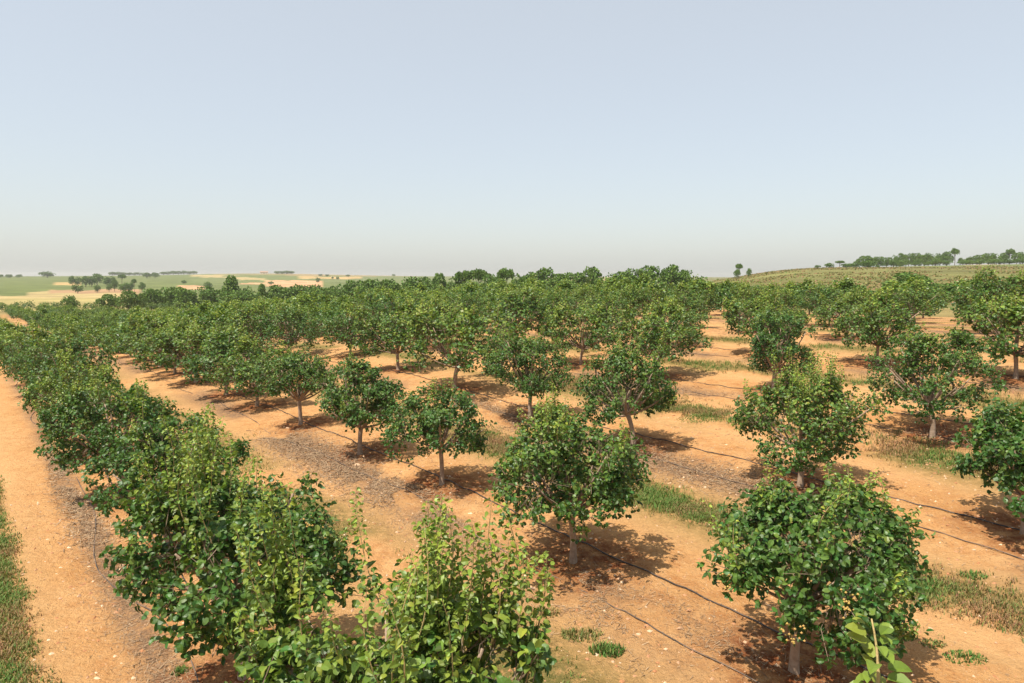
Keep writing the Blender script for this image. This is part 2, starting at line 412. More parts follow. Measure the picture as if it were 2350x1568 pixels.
# far fields, each laid out on the hillsides by where its edges stand
fieldc = np.tile(np.array([.27, .21, .085]), (len(gx), 1)); isf = sstep(150, 200, gr)
isf = np.maximum(isf, sstep(52, 60, gv)); isf = np.maximum(isf, ((gv < -6) & (gr > 30)) * .6)
px_ = CX + FPX * np.tan(np.clip(np.radians(np.degrees(np.arctan2(gx, gy))), -1.2, 1.2))
el = np.arctan2(gz - CAM_H, gr)
py_ = CY - FPX * np.tan(np.clip(el + PITCH, -1, 1))
VINE = (.125, .150, .045); VINE2 = (.14, .165, .055); GOLD = (.40, .305, .145); PINK = (.52, .30, .165); OCHRE = (.44, .30, .13); DRY = (.172, .165, .058); SCRUB = (.15, .14, .05)
left = gx < 45
def fld(mask, c):
    fieldc[mask] = np.array(c)
wob = 3.5 * (fbm(px_ * .02, gr * .012, 3) - .5) * 2
pyw = py_ + wob
far_l = (gr > 200) & (px_ < 1250) & (px_ > -1500)
fld(far_l, VINE)
fld(far_l & (pyw > 664) & (px_ < 330), GOLD)
fld(far_l & (pyw > 676) & (px_ < 330), (.36, .29, .12))
fld(far_l & (pyw > 660) & (pyw < 668) & (px_ > 110) & (px_ < 330), (.36, .22, .12))
fld(far_l & (pyw > 661) & (pyw < 669) & (px_ < 70), VINE)
fld(far_l & (pyw < 651) & (pyw > 645) & (px_ > 130) & (px_ < 190), OCHRE)
fld(far_l & (pyw < 648) & (px_ > 440), VINE2)
fld(far_l & (pyw < 643) & (pyw > 631) & (px_ > 440) & (px_ < 610) & (pyw > 630 + (px_ - 440) * .045) & (pyw < 634 + (px_ - 440) * .06), GOLD)
fld(far_l & (pyw < 632) & (px_ > 490) & (px_ < 660), (.24, .20, .085))
fld(far_l & (pyw > 642) & (pyw < 657) & (px_ > 615) & (px_ < 745), PINK)
fld(far_l & (pyw > 648) & (pyw < 652) & (px_ > 555) & (px_ < 640), PINK)
fld(far_l & (pyw > 655) & (pyw < 660) & (px_ > 415) & (px_ < 475), PINK)
fld(far_l & (pyw < 639) & (pyw > 635) & (px_ > 690) & (px_ < 830), OCHRE)
fld(far_l & (pyw < 634) & (px_ > 660), (.30, .22, .11))
fld(far_l & (pyw < 632.5) & (px_ > 830), PINK)
hill_r = (gr > 95) & (px_ > 1400) & (gx > 0)
fld(hill_r, DRY)
sn = fbm(gx * .02, gy * .02, 4)
fld(hill_r & (sn > .56), SCRUB)
fld(hill_r & (gr > 300) & (px_ > 1980) & (sn < .54), VINE2)
fld(hill_r & (gr > 375) & (gr < 440) & (px_ > 2050) & (fbm(px_ * .012, gr * .01, 3) > .47), (.55, .36, .20))
i = np.arange(na)[:, None]; j = np.arange(nr - 1)[None]; k = (i + 1) % na
Fg = np.stack([i * nr + j, i * nr + j + 1, k * nr + j + 1, k * nr + j], -1).reshape(-1, 4)
Vg = np.concatenate([np.c_[gx, gy, gz], [[0, 0, hz(0, 0)]]]); ii = np.arange(na)
Fc = np.stack([np.full(na, na * nr), ii * nr, ((ii + 1) % na) * nr], -1)
ap = lambda a: np.append(a, a[:1], 0)
ground = obj('ground', make_mesh('ground', Vg, [Fg, Fc], [M_GROUND], dict(litter=ap(litter), damp_shade=ap(damp_shade), weed=ap(weed), track=ap(track), field=ap(fieldc), isfield=ap(isf)), True))
tag(ground, 'orange orchard soil and the fields rolling away to the horizon', 'ground', kind='structure')

# ------------------------------------------------------------------ pistachio trees
def rand_dirs(R, n):
    return norm(R.normal(size=(n, 3)))

def gen_tree(seed, rad=1.2, h=2.1, trunk_h=.68, nclus=530, lod='hi', leaf=.060, nshoot=18, shoot_len=.7, nnut=5, lean=0., young=.12, nodes=5, sx=1., drop=1.):
    """returns dict of part geometry for one pistachio tree standing at the origin"""
    R = rng(seed); hc = h - trunk_h
    out = {}
    top = np.array([lean * .5 + R.normal(0, .03), R.normal(0, .04), trunk_h])
    tr = Acc()
    pth = bez(np.array([0, 0, -.12]), np.array([R.normal(0, .03) - lean * .15, R.normal(0, .03), trunk_h * .5]), top, 7)
    sides = {'hi': 10, 'md': 7, 'lo': 5}[lod]
    rb = .052 * (h / 2.1)
    tr.add(*tube(pth, np.array([rb * 1.75, rb * 1.22, rb * 1.03, rb * .97, rb * .96, rb * .98, rb * 1.0]), sides))
    # lobes of foliage
    lobes = []
    nr_ = R.integers(5, 8); a0 = R.random() * 6.28
    for q in range(nr_):
        a = a0 + q * 6.283 / nr_ + R.normal(0, .16); rr_ = rad * (.60 + R.normal(0, .09))
        lobes.append((top[0] + math.cos(a) * rr_ * sx, top[1] + math.sin(a) * rr_, trunk_h + hc * (.38 + R.normal(0, .11)), rad * (.38 + R.normal(0, .075))))
    for q in range(4):
        a = a0 + q * 1.571 + .5 + R.normal(0, .3); rr_ = rad * (.30 + R.normal(0, .08))
        lobes.append((top[0] + math.cos(a) * rr_ * sx, top[1] + math.sin(a) * rr_, trunk_h + hc * (.68 + R.normal(0, .11)), rad * (.33 + R.normal(0, .06))))
    lobes.append((top[0], top[1], trunk_h + hc * .5, rad * .45))
    for q in range(10):                         # small outlying tufts
        a = R.random() * 6.283; rr_ = rad * R.uniform(.55, 1.0); zz = trunk_h + hc * (R.uniform(.05, .35) if q < 2 else R.uniform(.35, 1.0) * (1.25 - .35 * rr_ / rad))
        lobes.append((top[0] + math.cos(a) * rr_ * sx, top[1] + math.sin(a) * rr_, min(zz, h + .02), rad * R.uniform(.13, .21)))
    lobes = [(x, y, z, max(r, rad * .12)) for x, y, z, r in lobes]
    L = np.array(lobes)
    br = Acc()
    for (x, y, z, r) in lobes:                 # scaffold limbs
        c = np.array([x, y, z]); mid = top * .45 + c * .55 + np.array([0, 0, -.12]) + R.normal(0, .05, 3)
        tr.add(*tube(bez(top + np.array([0, 0, -.04]), mid, c, 6 if lod != 'lo' else 3), np.linspace(rb * .62, rb * .22, 6 if lod != 'lo' else 3), max(3, sides - 4)))
    out['trunk'] = tr
    # twig clusters spread through the lobes, most of them on the outside
    w = L[:, 3] ** 1.8; pick = R.choice(len(L), nclus * 5, p=w / w.sum())
    d = rand_dirs(R, nclus * 5)
    ax = norm(L[:, :3] - np.array([top[0], top[1], trunk_h + hc * .35])); sub = norm(rand_dirs(R, len(L) * 10).reshape(len(L), 10, 3) + .5 * ax[:, None])      # sprays that bunch on every lobe
    d = norm(sub[pick, R.integers(0, 10, len(pick))] + R.normal(0, .26, (len(pick), 3)))
    P = L[pick, :3] + d * L[pick, 3:4] * (1.10 - .60 * R.random((len(pick), 1)) ** 1.4) * np.array([1, 1, .95])
    inside = (np.linalg.norm(P[:, None] - L[None, :, :3], axis=2) / L[None, :, 3] < .62).sum(1) > 0
    keep = (~inside) | (R.random(len(P)) < .32)
    keep &= P[:, 2] > trunk_h - .16 * drop
    P = P[keep][:nclus]; d = d[keep][:nclus]; pick = pick[keep][:nclus]; n = len(P)
    td = norm(d * .8 + R.normal(0, .35, (n, 3)) + np.array([0, 0, .30])); tl = (.20 + .14 * R.random(n)) * (rad / 1.2)
    P0 = P - td * tl[:, None] * .4; P1 = P0 + td * tl[:, None]
    if lod != 'lo':
        V, F = sticks(P0, P1, .0045); br.add(V, F)
        Cl = L[pick, :3] + (P0 - L[pick, :3]) * R.uniform(.15, .65, (n, 1)) + R.normal(0, .03, (n, 3)); kk = R.random(n) < .5
        V, F = sticks(Cl[kk], P0[kk], .0048); br.add(V, F)
        out['branches'] = br
    # leaflets in threes along every twig
    k = nodes; trip = 3 if lod == 'hi' else 2 if lod == 'md' else 1
    tpos = (np.arange(k)[None] + R.random((n, k))) / k
    ang = np.arange(k)[None] * 2.4 + R.random((n, 1)) * 6.28
    a = norm(np.cross(td, rand_dirs(R, n))); b_ = np.cross(td, a)
    side = np.cos(ang)[..., None] * a[:, None] + np.sin(ang)[..., None] * b_[:, None]
    base = P0[:, None] + td[:, None] * (tl[:, None] * (.25 + .85 * tpos))[..., None]
    pet = norm(side + .35 * td[:, None] + np.array([0, 0, .12])); plen = (.045 + .03 * R.random((n, k)))[..., None]
    tip = base + pet * plen
    outn = norm(P - np.array([top[0], top[1], trunk_h + .3 * hc]))
    Ls = []; Ds = []; Ns = []
    for q in range(trip):
        off = [0, 1.05, -1.05][q]
        nn = norm(np.array([0, 0, .50]) + .62 * outn[:, None] + R.normal(0, .62, (n, k, 3)))
        lat_ = norm(np.cross(nn, pet))
        Ds.append(norm(pet * math.cos(off) + lat_ * math.sin(off) + np.array([0, 0, -.28]) + R.normal(0, .14, (n, k, 3))))
        Ls.append(tip - (0 if q == 0 else .35) * pet * plen); Ns.append(nn)
    Lp = np.stack(Ls).reshape(-1, 3); Ld = np.stack(Ds).reshape(-1, 3); Ln = np.stack(Ns).reshape(-1, 3)
    S = leaf * (.72 + .5 * R.random(len(Lp)))
    zrel = np.clip((Lp[:, 2] - trunk_h) / hc, 0, 1.2)
    clr = np.tile(np.repeat(R.random(n), k), trip)
    yg = np.clip(young * (.3 + 1.5 * zrel) * R.random(len(Lp)) * 1.6 + (clr > .80) * (.14 + .26 * zrel) * R.random(len(Lp)), 0, 1)
    hue = np.clip(.5 + R.normal(0, .3, len(Lp)), 0, 1); tint = np.clip(.5 + R.normal(0, .24, len(Lp)) + .15 * (clr - .5), 0, 1)
    out['leaves'] = dict(P=Lp, D=Ld, N=Ln, S=S, young=yg, hue=hue, tint=tint, curl=R.normal(.14, .22, len(Lp)), lod=lod)
    # upright shoots of new growth
    shoots = []
    for q in range(nshoot):
        up = R.random() < .72
        cand = np.argsort(-(P[:, 2] + R.normal(0, .35, n)))[0] if up else R.integers(0, n)
        s0 = P[cand] - np.array([0, 0, .08])
        ln_ = shoot_len * (.45 + .75 * R.random())
        dirv = norm(np.array([0, 0, 1.0]) + (.24 if up else .85) * outn[cand] + R.normal(0, .17, 3))
        s1 = s0 + dirv * ln_; mid = (s0 + s1) / 2 + R.normal(0, .11, 3) * ln_ + np.array([outn[cand][0], outn[cand][1], 0]) * .08 * ln_
        npt = 7 if lod == 'hi' else 4
        path = bez(s0, mid, s1, npt)
        nn_ = max(4, int(ln_ / (.036 if lod == 'hi' else .06 if lod == 'md' else .11)))
        tt = np.linspace(.12, 1.0, nn_); pp = np.stack([np.interp(tt, np.linspace(0, 1, npt), path[:, c_]) for c_ in range(3)], 1)
        rep = 3 if lod == 'hi' else 2 if lod == 'md' else 1
        pp = np.repeat(pp, rep, 0); tt2 = np.repeat(tt, rep)
        an = np.arange(len(pp)) * 2.399 + R.random() * 6; 
        out_ = np.stack([np.cos(an), np.sin(an), np.full(len(pp), .35)], 1) + R.normal(0, .25, (len(pp), 3))
        sz = leaf * (.98 - .46 * tt2) * (.8 + .4 * R.random(len(pp))) * (1 if lod == 'hi' else 1.32 if lod == 'md' else 1.5)
        st_l = norm(out_) * (.035 * (1.2 - .6 * tt2))[:, None]
        shoots.append(dict(path=path, rad=np.linspace(.0065, .002, npt), P=pp + st_l, D=norm(out_ + np.array([0, 0, -.25])), N=norm(np.array([0, 0, 1.0]) + R.normal(0, .9, (len(pp), 3))), S=sz,
                           young=np.clip(.35 + .55 * tt2 + R.normal(0, .12, len(pp)), 0, 1), hue=np.clip(.5 + R.normal(0, .3, len(pp)), 0, 1), tint=np.clip(.5 + R.normal(0, .2, len(pp)), 0, 1),
                           curl=R.normal(.38, .28, len(pp)), lod=lod))
    out['shoots'] = shoots
    nuts = []
    for q in range(nnut):
        cand = R.integers(0, n); p = P[cand] + outn[cand] * .10
        m_ = 26 if lod == 'hi' else 9
        pts = p + R.normal(0, .055, (m_, 3)) * np.array([1, 1, 1.2]); nuts.append(pts)
    out['nuts'] = nuts
    return out

def leaves_into(acc, g, sel=None, cheap=False):
    s = slice(None) if sel is None else sel
    V, F, m = leaf_geo(g['P'][s], g['D'][s], g['N'][s], g['S'][s], 'h2' if g.get('cheap') else g['lod'], g['curl'][s])
    acc.add(V, F, young=np.repeat(g['young'][s], m), hue=np.repeat(g['hue'][s], m), tint=np.repeat(g['tint'][s], m))
OCT_V = np.array([[1, 0, 0], [-1, 0, 0], [0, 1, 0], [0, -1, 0], [0, 0, 1], [0, 0, -1.]])
OCT_F = np.array([[0, 2, 4], [2, 1, 4], [1, 3, 4], [3, 0, 4], [2, 0, 5], [1, 2, 5], [3, 1, 5], [0, 3, 5]])
def blobs(P, S):
    S = np.asarray(S); S = S[:, None] * np.ones(3) if S.ndim == 1 else S
    V = (P[:, None] + OCT_V[None] * S[:, None]).reshape(-1, 3)
    F = (np.arange(len(P))[:, None, None] * 6 + OCT_F[None]).reshape(-1, 3)
    return V, F

LEAF_MESHES = []
def leaf_mesh_bank():
    for q in range(12):
        cur = np.array([[.02, .18, .34][q % 3]]); a = Acc()
        g = dict(P=np.zeros((1, 3)), D=np.array([[1., 0, 0]]), N=np.array([[0, 0, 1.]]), S=np.ones(1), curl=cur, lod='hi',
                 young=np.array([[.03, .20, .55, .9][q // 3]]), hue=np.array([.3 + .2 * (q % 3)]), tint=np.array([.38 + .14 * ((q * 5) % 3)]))
        leaves_into(a, g); LEAF_MESHES.append((a.mesh('leaf', [M_LEAF]), float(g['young'][0])))
leaf_mesh_bank()

def split_parts(geo):
    """meshes of a tree kind: list of (part name, mesh, kind, sub)"""
    parts = []
    parts.append(('trunk', geo['trunk'].mesh('trunk', [M_BARK], True)))
    if 'branches' in geo: parts.append(('branches', geo['branches'].mesh('branches', [M_TWIG])))
    a = Acc(); leaves_into(a, geo['leaves']); parts.append(('crown', a.mesh('crown', [M_LEAF])))
    for s in geo['shoots']:
        parts.append(('shoot', shoot_mesh(s)))
    for p in geo['nuts']:
        V, F = blobs(p, np.full(len(p), .017)); parts.append(('nut_cluster', make_mesh('nut_cluster', V, F, [M_NUT])))
    return parts
def shoot_mesh(s, sel=None):
    a = Acc(); V, F = tube(s['path'], s['rad'], 4); a.add(V, F, young=0., hue=0., tint=0.)
    n_stem = sum(len(f) for f in F)
    leaves_into(a, s, sel)
    # face order: quads and tris are grouped, so mark material by a vertex test
    me = a.mesh('shoot', [M_STEM, M_LEAF])
    nv = len(V); mi = np.ones(len(me.polygons), np.int32)
    ls = np.zeros(len(me.polygons), np.int32); me.polygons.foreach_get('loop_start', ls)
    vi = np.zeros(len(me.loops), np.int32); me.loops.foreach_get('vertex_index', vi)
    mi[vi[ls] < nv] = 0
    me.polygons.foreach_set('material_index', mi)
    return me

def place_tree(parts, t, s=1.0, rz=0.0):
    root = empty('pistachio_tree', (t['x'], t['y'], hz(t['x'], t['y']) - .01), rz, s)
    for nm, me in parts:
        o = obj(nm, me, root)
        if nm in ('nut_cluster', 'branches'): o['kind'] = 'stuff'
    return root

def near_tree(t, geo, rz=0.0, nleaf=0):
    """a tree with its own meshes; the leaves that show largest are separate pieces"""
    x, y, z = t['x'], t['y'], hz(t['x'], t['y']) - .01
    root = empty('pistachio_tree', (x, y, z), rz)
    cs, sn_ = math.cos(rz), math.sin(rz); Rm = np.array([[cs, -sn_, 0], [sn_, cs, 0], [0, 0, 1]])
    camp = (np.array([0, 0, CAM_H]) - np.array([x, y, z])) @ Rm            # camera in tree space
    obj('trunk', geo['trunk'].mesh('trunk', [M_BARK], True), root)
    obj('branches', geo['branches'].mesh('branches', [M_TWIG]), root)['kind'] = 'stuff'
    if t['r'] > 9.5:
        for g in [geo['leaves']] + geo['shoots']: g['cheap'] = True
    groups = [('crown', geo['leaves'])] + [('shoot', s) for s in geo['shoots']]
    score = []; own = []; idx = []
    for gi, (nm, g) in enumerate(groups):
        d = np.linalg.norm(g['P'] - camp, axis=1); f = np.abs((norm(g['N']) * norm(camp - g['P'])).sum(1))
        score.append(g['S'] / d * (.25 + f)); own.append(np.full(len(d), gi)); idx.append(np.arange(len(d)))
    score = np.concatenate(score); own = np.concatenate(own); idx = np.concatenate(idx)
    top = np.argsort(-score)[:nleaf]
    for gi, (nm, g) in enumerate(groups):
        mine = idx[top[own[top] == gi]] if nleaf else np.array([], int)
        rest = np.setdiff1d(np.arange(len(g['P'])), mine)
        if nm == 'crown':
            a = Acc(); leaves_into(a, g, rest); o = obj('crown', a.mesh('crown', [M_LEAF]), root)
            if nleaf: o['kind'] = 'stuff'
        else:
            o = obj('shoot', shoot_mesh(g, rest), root)
        for q in mine:
            xx = norm(g['D'][q]); nz_ = g['N'][q]; zz = norm(nz_ - (nz_ @ xx) * xx); yy = np.cross(zz, xx)
            cands = [m for m in LEAF_MESHES if abs(m[1] - g['young'][q]) < .24] or LEAF_MESHES
            lo = obj('leaf', cands[q % len(cands)][0], o)
            M = np.eye(4); M[:3, 0] = xx * g['S'][q]; M[:3, 1] = yy * g['S'][q]; M[:3, 2] = zz * g['S'][q]; M[:3, 3] = g['P'][q]
            lo.matrix_local = Matrix(M.tolist())
    for p in geo['nuts']:
        V, F = blobs(p, np.full(len(p), .0145)); obj('nut_cluster', make_mesh('nut_cluster', V, F, [M_NUT]), root)['kind'] = 'stuff'
    return root

G_ROW = ['pistachio trees along the dirt track', 'pistachio trees in the second row from the dirt track', 'pistachio trees in the third row from the dirt track', 'pistachio trees in the fourth row from the dirt track',
         'pistachio trees in the fifth row from the dirt track', 'pistachio trees in the sixth row from the dirt track', 'pistachio trees in the seventh row from the dirt track', 'pistachio trees in the eighth row from the dirt track',
         'pistachio trees in the ninth row from the dirt track', 'pistachio trees in the tenth row from the dirt track', 'pistachio trees in the cross row at the valley end']
ORD = ['row beside the dirt track', 'second row from the dirt track', 'third row from the dirt track', 'fourth row from the dirt track', 'fifth row from the dirt track', 'sixth row from the dirt track', 'seventh row from the dirt track', 'eighth row from the dirt track', 'ninth row from the dirt track', 'tenth row from the dirt track']
# key: (label, generator settings, how many leaves are pieces of their own)
NEAR = {
 'below': ('pistachio tree with one single bright leafy shoot rising over the drip hose', dict(seed=11, rad=1.15, h=2.15, nshoot=6, shoot_len=.5, nnut=3, nclus=260), 0),
 'tallshoots': ('tall pistachio tree bristling with many long pale green upright shoots', dict(seed=12, rad=1.04, h=2.1, nclus=700, nshoot=62, shoot_len=.82, nnut=3, young=.25), 300),
 'spires': ('pistachio tree with tall leafy spires beside the bent hose by the track', dict(seed=13, rad=1.06, h=2.2, nclus=640, trunk_h=.95, nshoot=34, shoot_len=.8, nnut=2), 300),
 'roundnear': ('round dark green pistachio tree with stout pale trunk and yellow nut clusters', dict(seed=14, rad=1.07, h=1.98, nclus=620, trunk_h=.84, nshoot=28, shoot_len=.58, nnut=7, young=.08), 300),
 'roundleft': ('round pistachio tree with reddish shaded soil and a hose passing its trunk', dict(seed=15, rad=1.12, h=2.1, nclus=620, trunk_h=.80, nshoot=30, shoot_len=.55, nnut=5, young=.16), 150),
 'smallgap': ('small pistachio tree with a forked low crown between two larger ones in its row', dict(seed=16, rad=.98, h=1.85, trunk_h=.78, nshoot=7, shoot_len=.5, nnut=3, young=.08, nclus=380), 0),
 'r1d': ('dark pistachio tree beside the small one, clear straight trunk in its own shade', dict(seed=17, rad=1.04, h=2.15, trunk_h=.70, nshoot=6, shoot_len=.5, nnut=2, young=.10), 0),
 'r1e': ('pistachio tree with pale sunlit trunk and a broken-looking narrow crown', dict(seed=18, rad=.95, h=2.2, trunk_h=.75, nshoot=6, shoot_len=.5, nnut=2, young=.14, nclus=420), 0),
 'leantrunk': ('pistachio tree with a leaning slender trunk and a long drooping side shoot', dict(seed=19, rad=1.12, h=2.3, trunk_h=.85, nshoot=22, shoot_len=.5, nnut=5, lean=-.25, young=.12), 0),
 'r2a': ('broad pistachio tree with yellowish new growth rising behind the round dark one', dict(seed=20, rad=1.24, h=2.05, trunk_h=.76, nshoot=38, shoot_len=.65, nnut=4, young=.22), 0),
 'r2c': ('full crowned pistachio tree with orange nut clusters and a straight bare trunk', dict(seed=21, rad=1.15, h=2.3, trunk_h=.78, nshoot=16, shoot_len=.5, nnut=9, young=.12), 0),
 'edge': ('half seen pistachio tree with glossy broad leaves and hanging yellow nuts', dict(seed=22, rad=1.05, h=1.85, trunk_h=.66, nshoot=5, shoot_len=.5, nnut=9, young=.05, leaf=.070), 0),
 'wide': ('wide pistachio tree with crooked pale trunk in a patch of dark red soil', dict(seed=23, rad=1.18, h=2.25, trunk_h=.75, nshoot=9, shoot_len=.45, nnut=6, lean=-.22, young=.10), 0),
 'r3b': ('bluish green pistachio tree narrow and tall, standing alone by grass patches', dict(seed=24, rad=.98, h=2.2, trunk_h=.6, nshoot=6, shoot_len=.5, nnut=4, young=.04), 0),
 'r0a': ('pistachio tree right behind the spired one, crown spilling over the track edge', dict(seed=25, rad=1.02, h=2.15, nshoot=22, shoot_len=.5, nnut=2, young=.08), 0),
 'r0b': ('pistachio tree merged with its neighbours, two beyond the spired one along the track', dict(seed=26, rad=1.06, h=2.1, nshoot=22, shoot_len=.45, nnut=2, young=.08), 0),
}
# mid and far kinds
MID = [split_parts(gen_tree(100 + q, rad=1.26 + .06 * (q % 3), h=2.0 + .06 * (q % 4), trunk_h=.70, nclus=480, lod='md', leaf=.098, nshoot=[34, 20, 44, 28, 50, 18, 38][q], shoot_len=.50, nnut=[3, 6, 2, 8, 2, 5, 3][q], young=[.2, .1, .26, .12, .24, .08, .2][q], nodes=4)) for q in range(7)]
FAR = []
for q in range(6):
    g = gen_tree(200 + q, rad=1.42, h=2.05 + .06 * (q % 3), trunk_h=.72, nclus=420, lod='lo', leaf=.15, nshoot=44, shoot_len=.52, nnut=0, young=[.22, .14, .26, .18, .2, .12][q], nodes=4)
    a = Acc(); leaves_into(a, g['leaves'])
    for s in g['shoots']: leaves_into(a, s)
    FAR.append((g, [('trunk', g['trunk'].mesh('trunk', [M_BARK], True)), ('crown', a.mesh('crown', [M_LEAF]))]))

ORCH.sort(key=lambda t: t['r'])
RT = rng(9)
MIDW = ['pistachio tree with scattered upright shoots', 'dark pistachio tree with few nut clusters', 'yellowish pistachio tree full of new shoots', 'pistachio tree speckled with orange nut clusters', 'pale green pistachio tree bristling with thin shoots', 'smooth crowned dark pistachio tree with few shoots', 'leafy pistachio tree with pale shoot tips']
rest = []; count = 0
for t in ORCH:
    if t['key'] in NEAR:
        lab, kw, nl = NEAR[t['key']]; kw = dict(kw); seed = kw.pop('seed')
        root = near_tree(t, gen_tree(seed, **kw), 0.0, nl)
        tag(root, lab, 'tree', 'pistachio trees planted in rows'); t['obj'] = root; count += 1
    elif count < 292:
        s = float(np.clip(1 + RT.normal(0, .10), .74, 1.2))
        if t['row'] == 0: s *= .86
        if t['row'] >= 4 and t['r'] < 60: s *= .86
        if t['az'] < -29 and t['r'] > 40: s *= .74
        elif t['az'] < -23 and t['r'] > 80: s *= .78
        where = ORD[t['row']] if t['row'] < 10 else None
        if t['r'] < 42:
            q = int(RT.integers(0, len(MID))); root = place_tree(MID[q], t, (s * 1.25, s * 1.25, s * 1.05) if t['row'] and t['az'] < 2 else (s * 1.13, s * 1.13, s) if t['row'] else s, RT.random() * 6.28)
            tag(root, MIDW[q] + ' in the ' + where, 'tree', MIDW[q] + ', ' + where)
        else:
            q = int(RT.integers(0, len(FAR))); root = place_tree(FAR[q][1], t, (s * 1.16, s * 1.16, s * (1 + RT.normal(0, .05))), RT.random() * 6.28)
            if where: tag(root, 'distant pistachio tree blending into the canopy of the ' + where, 'tree', 'distant ' + G_ROW[t['row']])
            else: tag(root, 'distant pistachio tree in the cross row closing the orchard by the golden field', 'tree', G_ROW[10])
        t['obj'] = root; count += 1
    else: rest.append(t)
if rest:                                      # the orchard beyond what can be told apart
    a = Acc(); b_ = Acc()
    for t in rest:
        g = FAR[int(RT.integers(0, len(FAR)))][0]; L_ = g['leaves']; sel = RT.choice(len(L_['P']), 420, replace=False)
        z = hz(t['x'], t['y']); rz = RT.random() * 6.28; cs, sn_ = math.cos(rz), math.sin(rz); Rm = np.array([[cs, sn_, 0], [-sn_, cs, 0], [0, 0, 1]])
        gg = {k: (v[sel] if isinstance(v, np.ndarray) else v) for k, v in L_.items()}
        gg['P'] = gg['P'] @ Rm * (1 + RT.normal(0, .06)) + np.array([t['x'], t['y'], z]); gg['D'] = gg['D'] @ Rm; gg['N'] = gg['N'] @ Rm; gg['S'] = gg['S'] * 1.5
        leaves_into(a, gg)
        V, F = tube(np.array([[t['x'], t['y'], z - .1], [t['x'], t['y'], z + .9]]), [.06, .045], 4); b_.add(V, F)
    far_o = obj('distant_orchard', a.mesh('distant_orchard', [M_LEAF])); obj('trunks', b_.mesh('trunks', [M_BARK]), far_o)['kind'] = 'stuff'
    tag(far_o, 'remaining far pistachio canopy at the back of the orchard', 'orchard', kind='stuff')
print('orchard trees', count, 'rest', len(rest))

# the bright shoot of the tree just below, in front of the hose
t = next(t for t in ORCH if t['key'] == 'below'); root = t['obj']
dt = ray(2000, 1420); tipw = np.array([0, 0, CAM_H]) + dt / dt[1] * 2.25; db = ray(2010, 1640)
basew = np.array([0, 0, CAM_H]) + db / db[1] * 2.15
o0 = np.array([t['x'], t['y'], hz(t['x'], t['y']) - .01])
path = np.concatenate([bez(np.array([.0, .35, 1.5]), (np.array([.0, .5, 2.1])), basew - o0, 5)[:-1], bez(basew - o0, (basew + tipw) / 2 - o0 + np.array([.03, 0, 0]), tipw - o0, 8)])
sh = Acc(); V, F = tube(path, np.linspace(.011, .0025, len(path)), 6); sh.add(V, F)
so = obj('shoot', sh.mesh('shoot', [M_STEM], True), root); so['label'] = 'single bright yellow green shoot'
R = rng(31); nn_ = 34
for q in range(nn_):
    f = .30 + .70 * q / (nn_ - 1); p = np.array([np.interp(f, np.linspace(0, 1, len(path)), path[:, c_]) for c_ in range(3)])
    an = q * 2.2; dv = norm(np.array([math.cos(an), math.sin(an), .35]) + R.normal(0, .15, 3))
    nz_ = norm(np.array([0, -.35, 1.0]) + R.normal(0, .35, 3)); zz = norm(nz_ - (nz_ @ dv) * dv); yy = np.cross(zz, dv)
    s_ = (.068 if f < .88 else .042) * (.8 + .35 * R.random())
    lo = obj('leaf', LEAF_MESHES[(9 if q % 3 == 0 else 6) + q % 3][0], so); M = np.eye(4)
    M[:3, 0] = dv * s_; M[:3, 1] = yy * s_ * .72; M[:3, 2] = zz * s_; M[:3, 3] = p + dv * .03; lo.matrix_local = Matrix(M.tolist())

# ------------------------------------------------------------------ drip hoses, two to a row
HL = ['row beside the dirt track', 'second tree row', 'third tree row', 'fourth tree row', 'fifth tree row', 'sixth tree row', 'seventh tree row']
for row in range(7):
    for side in (0, 1):
        us = np.arange(-3 if row < 3 else 0, {0: 60, 1: 60, 2: 60}.get(row, 55), .18)
        R = rng(400 + row * 2 + side); ph = R.random(4) * 6
        off = (.17 if side == 0 else -.85) + (.05 if side == 0 else .11) * (np.sin(us * .55 + ph[0]) + .6 * np.sin(us * 1.3 + ph[1]))
        if row == 0 and side == 1: off = off + .36 + .10 * np.sin(us * .9)
        x, y = xy(us, ROWS[row] + off)
        z = height(x, y) + .012 + .010 * np.sin(us * 2.1 + ph[2]) ** 2 - (.022 if side else .010) * sstep(.55, .75, fbm(us * .6 + 40 * row, us * 0 + side, 2))
        V, F = tube(np.c_[x, y, z],   .0108 if side == 0 else .0085, 6)
        ho = obj('irrigation_hose', make_mesh('irrigation_hose', V, F, [M_HOSE if side == 0 else M_HOSE2], smooth=True))
        tag(ho, ('black drip hose running past the trunks of the ' if side == 0 else 'thin black drip hose in dry litter a step from the ') + HL[row], 'hose', 'black drip irrigation hoses')

# ------------------------------------------------------------------ litter, pebbles, weeds
def scatter(n, umin, umax, vfun, R):
    u = R.uniform(umin, umax, n); v = vfun(n, u); return u, v
def drop(u, v): x, y = xy(u, v); return np.c_[x, y, height(x, y)]
R = rng(600); LP = []
for row in range(0, 6):
    n = [9000, 22000, 15000, 6000, 2500, 1500][row]; um = [20, 20, 20, 22, 26, 26][row]
    u = R.uniform(0, um, n); c0 = -.95 if row else -.62
    v = ROWS[row] + c0 + R.normal(0, .40 if row else .17, n)
    k = (fbm(u * .25 + 5, v * .6, 3) + .10 * (vnoise(u * 2.2, v * 2.2) - .5) > .40) | (R.random(n) < .07); LP.append(drop(u[k], v[k]))
n = 2600; LP.append(drop(R.uniform(0, 18, n), R.uniform(-1, 17, n)))                      # a few stray ones everywhere
P = np.concatenate(LP); n = len(P); d = norm(np.c_[R.normal(size=(n, 2)), R.normal(0, .25, n)]); far_ = 1 + .7 * (np.hypot(P[:, 0], P[:, 1]) > 13)
ln_ = (.025 + .11 * R.random(n) ** 2) * far_; wd_ = R.uniform(.0020, .0055, n) * far_
